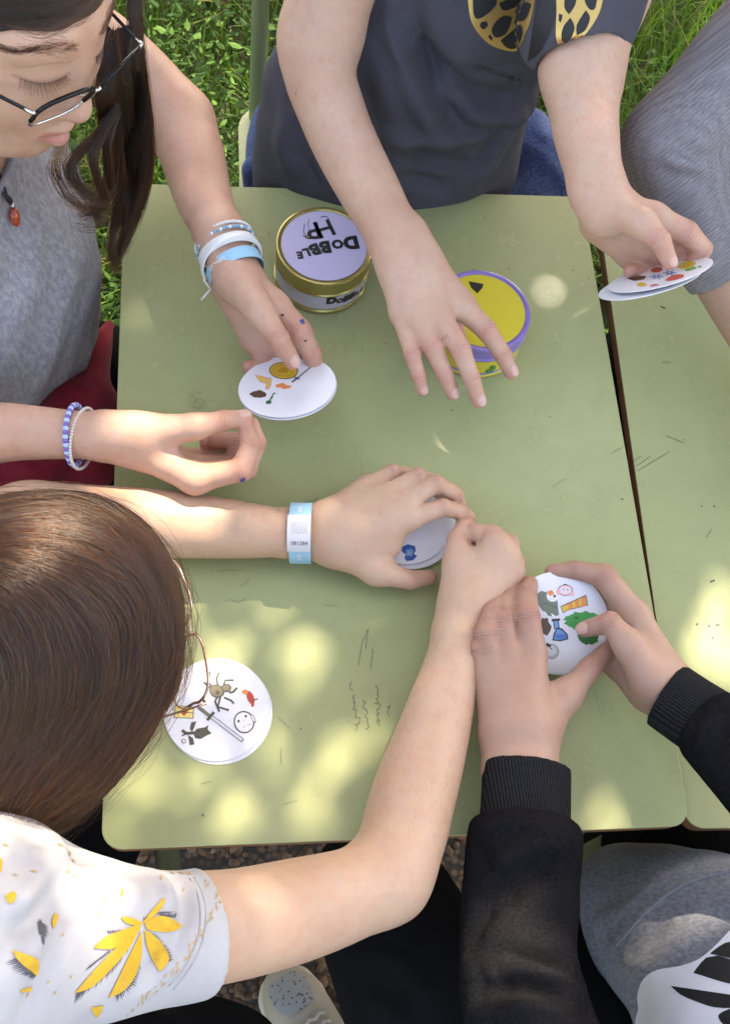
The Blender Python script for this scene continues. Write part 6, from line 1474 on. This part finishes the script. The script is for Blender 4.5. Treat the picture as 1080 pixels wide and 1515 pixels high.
def ang_to_cam(c, M, off=0):
    d = M.transposed() @ (CAM_LOC - Vector(c)); return math.atan2(d.y, d.x) + off
cw = ringat(348, 398, .086)
band_text(wba, 'unicef', cw, Mw, .0284, .0264, ang_to_cam(cw, Mw, .55), .0062, (.75, .76, .78), .01, 1)
# loose knot of the white cord
mb = MB(); mb.tube([P(300, 398, .085), P(303, 415, .075), P(312, 428, .07), P(303, 438, .065), P(298, 444, .06)], .0012, 6); ko = mb.build('cord_end', WB, None, True); put_under(ko, wbr)
# right wrist of the same person: beaded bracelet and pearl string
Mb = ring_frame(P(60, 642, .07), P(165, 646, .08)); Mb2 = Mb @ Matrix.Rotation(R(-8), 3, 'X')
bead_ring('bead_bracelet', P(112, 644, .072), Mb, .0268, .0262, 46, .0026, [LBB, PRP], 'blue and white striped bead bracelet on the pinching hand')
bead_ring('bead_bracelet', P(124, 649, .070), Mb2, .0262, .0275, 62, .0016, [mat('pearl_bead', (.62, .58, .54), .3)], 'pale pearl string bracelet beside the striped beads on the pinching hand')
# paper wristband with the white label
Mp4 = ring_frame(P(420, 789, .036), P(480, 790, .040)); c4 = P(446, 789, .036)
pw = band('paper_wristband', c4, Mp4, .0270, .0270, .0195, .0005, PAPB, 'light blue paper wristband with a white number label', 'wristband')
ac = ang_to_cam(c4, Mp4)
lb = band('number_label', c4 + Mp4 @ Vector((0, 0, -.0008)), Mp4, .0277, .0277, .0205, .0004, mat('white_label', (.56, .56, .60), .5), parent=pw, n=20, arc=((ac - .62) / 6.2832, (ac + .62) / 6.2832))
sg = 1 if (to_px(c4 + Mp4 @ Vector((math.cos(ac + .3) * .026, math.sin(ac + .3) * .026, 0)))[1] < to_px(c4 + Mp4 @ Vector((math.cos(ac) * .026, math.sin(ac) * .026, 0)))[1]) else -1
def label_text(txt, along, across, hgt, rot, col):
    v, f = text_mesh(txt, .0); mb = MB(); s_ = hgt / .72; vs = []
    for p in v:
        q = Matrix.Rotation(rot, 3, 'Z') @ Vector(p); u = ac + (across + sg * q.y * s_) / .0266; vs.append(tuple(c4 + Mp4 @ Vector(((.0277 + .0007) * math.cos(u), (.0277 + .0007) * math.sin(u), along + q.x * s_))))
    mb.add(vs, f); o = mb.build('label_lettering', ink(col)); put_under(o, lb); return o
def lt(txt, along, across, hgt, col): return label_text(txt, along, across * sg, hgt, 0 if sg > 0 else 0, col)
label_text('081384', .0, -sg * .0085, .0036, 0, (.05, .05, .06))
for k in range(4):
    mb = MB(); z_ = [(-.0075 + .0021 * i, (.0012 if i % 2 else -.0012) + sg * (.0085 - k * .0026)) for i in range(8)]
    for (x0, y0), (x1, y1) in zip(z_[:-1], z_[1:]):
        q = []
        for x, y, d in ((x0, y0, -.00025), (x1, y1, -.00025), (x1, y1, .00025), (x0, y0, .00025)):
            u = ac + (y + d) / .0266; q.append(tuple(c4 + Mp4 @ Vector(((.0277 + .0007) * math.cos(u), (.0277 + .0007) * math.sin(u), x))))
        mb.add(q, [(0, 1, 2, 3)])
    o = mb.build('zigzag_print', ink((.25, .25, .30))); put_under(o, lb)
for off in (1.0, -1.0):
    u0 = ac + off * .88; v, f = text_mesh('un', .01); mb = MB(); mb.add([tuple(c4 + Mp4 @ Vector(((.0270 + .0009) * math.cos(u0 - sg * p[0] * .0075 / .0262), (.0270 + .0009) * math.sin(u0 - sg * p[0] * .0075 / .0262), p[1] * .0075))) for p in v], f); o = mb.build('band_lettering', ink((.72, .74, .77))); put_under(o, pw)

# ---- glasses
STEEL = mat('polished_steel', (.62, .63, .66), .15, metal=1.0); BLKM = mat('black_metal', (.012, .012, .014), .25, metal=.6); COPPER = mat('copper_metal', (.62, .42, .35), .25, metal=1.0)
LENS = bpy.data.materials.new('lens_glass'); LENS.use_nodes = True; _n = LENS.node_tree; _n.nodes.clear()
_o = _n.nodes.new('ShaderNodeOutputMaterial'); _t = _n.nodes.new('ShaderNodeBsdfTransparent'); _g = _n.nodes.new('ShaderNodeBsdfGlossy'); _g.inputs['Roughness'].default_value = .02; _f = _n.nodes.new('ShaderNodeFresnel'); _f.inputs[0].default_value = 1.22; _m = _n.nodes.new('ShaderNodeMixShader')
_t.inputs[0].default_value = (.94, .95, .95, 1); _m.inputs[0].default_value = .055; _n.links.new(_t.outputs[0], _m.inputs[1]); _n.links.new(_g.outputs[0], _m.inputs[2]); _n.links.new(_m.outputs[0], _o.inputs[0])
def glasses(W, rimtop, rimlow, templ, label, ctr=(.094, -.014), half=.0615, lw=.026, lh=.0195, slope=.10, wrap=.10, back=.10, rr=.0009, ear=-.012):
    root = empty('glasses', W(ctr[0], 0, ctr[1]), label, 'glasses'); res = {}
    for s_ in (-1, 1):
        def L(x, y): # x outward from lens centre, y up
            l = s_ * (half - lw - .003 + x); f = ctr[0] - wrap * (abs(l) - .006) + slope * (y) ; return W(f, l, ctr[1] + y)
        pts = []
        for i in range(48):
            a = 2 * math.pi * i / 48; e = .62; x = lw * math.copysign(abs(math.cos(a)) ** e, math.cos(a)); y = lh * math.copysign(abs(math.sin(a)) ** e, math.sin(a))
            pts.append(L(x * (1.0 if y > 0 else .93), y))
        up = [pts[i] for i in range(-1, 26)]; lo = [pts[i % 48] for i in range(25, 48)]
        mb = MB(); mb.tube(up, rr * 1.6, 8); o = mb.build('top_rim', rimtop, None, True); put_under(o, root)
        mb = MB(); mb.tube(lo, rr * .8, 8); o = mb.build('lower_rim', rimlow, None, True); put_under(o, root)
        mb = MB(); mb.v = [tuple(p) for p in pts]; mb.f = [tuple(range(48))]; o = mb.build('lens', LENS, None, False); put_under(o, root)
        hx = L(lw + .001, lh * .55); h2 = L(lw + .005, lh * .55) - np.array(W(.006, 0, 0)) + np.array(W(0, 0, 0))
        mb = MB(); mb.tube([hx, L(lw + .004, lh * .6), h2], rr * 1.5, 8); o = mb.build('hinge', STEEL if rimlow is STEEL else rimlow, None, True); put_under(o, root)
        e_ = W(-.004, s_ * .079, ear); mb = MB(); mb.tube([h2, np.array(h2) * .5 + np.array(e_) * .5 + (np.array(W(0, s_ * .003, 0)) - np.array(W(0, 0, 0))), e_, W(-.022, s_ * .078, ear - .022)], [rr * 1.3, rr * 1.2, rr * 1.4, rr * 1.6], 8); o = mb.build('temple', templ, None, True); put_under(o, root)
        np_ = L(-lw - .001, -.002); q = W(ctr[0] - .012, s_ * .008, ctr[1] - .006)
        mb = MB(); mb.tube([np_, (np.array(np_) + np.array(q)) / 2 + (np.array(W(-.002, 0, 0)) - np.array(W(0, 0, 0))), q], .0005, 6); o = mb.build('pad_arm', STEEL, None, True); put_under(o, root)
        M_ = np.array(W(0, 0, 0)); mb = MB(); mb.tube([q, np.array(q) + (np.array(W(-.001, s_ * .002, -.006)) - M_), np.array(q) + (np.array(W(-.002, s_ * .003, -.010)) - M_)], [.0016, .0022, .0012], 8); o = mb.build('nose_pad', LENS, None, True); put_under(o, root)
        res[s_] = L(-lw, lh * .35)
    mid = (res[-1] + res[1]) / 2 + (np.array(W(.002, 0, .002)) - np.array(W(0, 0, 0)))
    mb = MB(); mb.tube([res[-1], mid, res[1]], rr * 1.2, 8); o = mb.build('bridge', rimlow, None, True); put_under(o, root)
    return root
glasses(W1, BLKM, STEEL, BLKM, 'thin glasses with black top rims, worn by the person in grey', ctr=(.106, -.012), half=.0590, lh=.0185, lw=.0255, slope=.36, wrap=.18, rr=.0011)
glasses(W4, COPPER, COPPER, COPPER, 'thin copper coloured glasses peeking out from under the smooth brown hair', ctr=(.127, -.016), half=.062, lw=.027, lh=.023, slope=.05, rr=.00065)

# ---- pendant on a cord
def chest(px, py, off): h, n = hit(BV1, px, py); return (Vector(h) + Vector(n) * off) if h is not None else P(px, py, .2)
pd = empty('pendant_necklace', chest(15, 320, .004), 'red stone pendant on a black cord over the grey T-shirt', 'necklace')
mb = MB(); mb.tube([chest(-8, 240, .002), chest(2, 258, .002), chest(6, 280, .002), chest(9, 296, .003)], .0011, 8); o = mb.build('cord', mat_black, None, True); put_under(o, pd)
mb = MB(); mb.tube([chest(2, 284, .003), chest(8, 292, .005), chest(13, 298, .003)], [.0015, .0028, .0015], 8); o = mb.build('knot', mat_black, None, True); put_under(o, pd)
a, b_ = chest(15, 304, .004), chest(20, 334, .005)
mb = MB(); mb.tube([a.lerp(b_, t) for t in (0, .12, .35, .6, .85, 1)], [.0012, .0032, .0045, .0048, .0036, .0012], 14); o = mb.build('stone', mat('red_agate', (.42, .06, .02), .15, spec=.6, coat=.5, sss=.2), None, True); put_under(o, pd)
mb = MB(); mb.tube([chest(13, 299, .004), chest(15, 304, .005)], .0016, 8); o = mb.build('bail', STEEL, None, True); put_under(o, pd)

# ---- trainers on the paving
TRW = mat('cream_leather', (.45, .39, .31), .55); TRG = mat('grey_mesh', (.30, .30, .30), .8); _tt = NT(TRG); _v = _tt.n('TexVoronoi'); _v.inputs['Scale'].default_value = 190; _tt.l(_tt.co(1), _v.inputs['Vector']); _tt.color(_tt.ramp(_v.outputs['Distance'], [(.22, (.10, .10, .10)), (.32, (.36, .36, .36))]))
SOLE = mat('cream_sole', (.55, .50, .42), .6)
def trainer(toe, heel, label):
    t_, h_ = Vector(toe), Vector(heel); d = (t_ - h_).normalized(); n_ = Vector((-d.y, d.x, 0)); L = (t_ - h_).length; root = empty('trainer', h_, label, 'shoe')
    out = [(-.0, .030), (.06, .033), (.30, .032), (.55, .040), (.75, .044), (.9, .038), (.98, .022), (1.0, .0)]
    poly = [h_ + d * L * u + n_ * w_ for u, w_ in out] + [h_ + d * L * u - n_ * w_ for u, w_ in out[-2::-1]]
    mb = MB(); mb.prism([(p.x, p.y) for p in poly], .0185, .046); o = mb.build('sole', SOLE, None, bevel=.006, seg=3); autosmooth(o, 50); put_under(o, root)
    m = Model(); zz_ = lambda u, w_, z, r: (np.array(h_ + d * L * u + n_ * w_ + Vector((0, 0, z))), r)
    m.tube([zz_(.12, 0, .075, .028), zz_(.3, 0, .085, .034), zz_(.5, 0, .072, .034), zz_(.72, 0, .058, .034), zz_(.88, 0, .052, .026)], .01); m.tube([zz_(.12, 0, .06, .029), zz_(.5, 0, .055, .036), zz_(.75, 0, .05, .038)], .02); m.tube([zz_(.15, 0, .08, .03), zz_(.2, 0, .115, .033)], .02)
    m.cut(Half((0, 0, .040), (0, 0, -1)), 0)
    V, Q = m.mesh(.0025); o = mesh_np('upper', relax(V, Q, 1), Q, TRW, None, True); put_under(o, root); bv = bvh_of(V, Q)
    mbp = MB(); pv = []
    for u0, u1, wmax, mt, nm in ((.70, .93, .026, TRG, 'toe_panel'),):
        g = []
        for i in range(9):
            for j in range(9):
                u = u0 + (u1 - u0) * i / 8; w_ = (j / 4 - 1) * wmax * (1 - .3 * abs(i / 4 - 1) ** 2); o_ = h_ + d * L * u + n_ * w_ + Vector((0, 0, .2)); hh = bv.ray_cast(o_, Vector((0, 0, -1))); g.append(tuple(hh[0] + hh[1] * .0012) if hh[0] else tuple(o_))
        mbp.v = g; mbp.f = [(i * 9 + j, i * 9 + j + 1, (i + 1) * 9 + j + 1, (i + 1) * 9 + j) for i in range(8) for j in range(8)]
        o = mbp.build(nm, mt, None, True); put_under(o, root)
    for k in range(5):
        u = .36 + .06 * k; pts = []
        for j in range(7):
            o_ = h_ + d * L * (u + .02 * (j % 2)) + n_ * (j / 3 - 1) * .022 + Vector((0, 0, .25)); hh = bv.ray_cast(o_, Vector((0, 0, -1)))
            if hh[0]: pts.append(hh[0] + hh[1] * .0015)
        mb = MB(); mb.tube(pts, .0026, 6); o = mb.build('lace', SOLE, None, True); put_under(o, root)
    return root
trainer(Vector((*P(404, 1438, -.70)[:2], 0)), Vector((*P(530, 1640, -.70)[:2], 0)), 'cream trainer with a grey perforated toe on the paving under the arm')

# ---- ink marks on the hands
BV_B1 = bvh_of(Vb, Qall[(Vb[Qall[:, 0], 0] > -.27)])
BIRO = mat('blue_ink', (.03, .06, .22), .5); DOT = mat('dark_ink', (.03, .03, .06), .5)
def dot(px, py, r, m_, nm='ink_mark'): return decal(nm, BV_B1, [(m_, [(px + r * math.cos(a), py + r * .8 * math.sin(a)) for a in [k * math.pi / 5 for k in range(10)]])], BODY1, off=.0004, step=3)
dot(418, 466, 2.4, DOT); dot(452, 504, 1.8, DOT); decal('ink_mark', BV_B1, [(BIRO, [(443, 474), (449, 472), (451, 478), (447, 480), (446, 476)])], BODY1, off=.0004, step=3)
decal('ink_mark', BV_B1, [(BIRO, [(355, 710), (361, 706), (363, 708), (361, 712), (357, 713)])], BODY1, off=.0005, step=3)
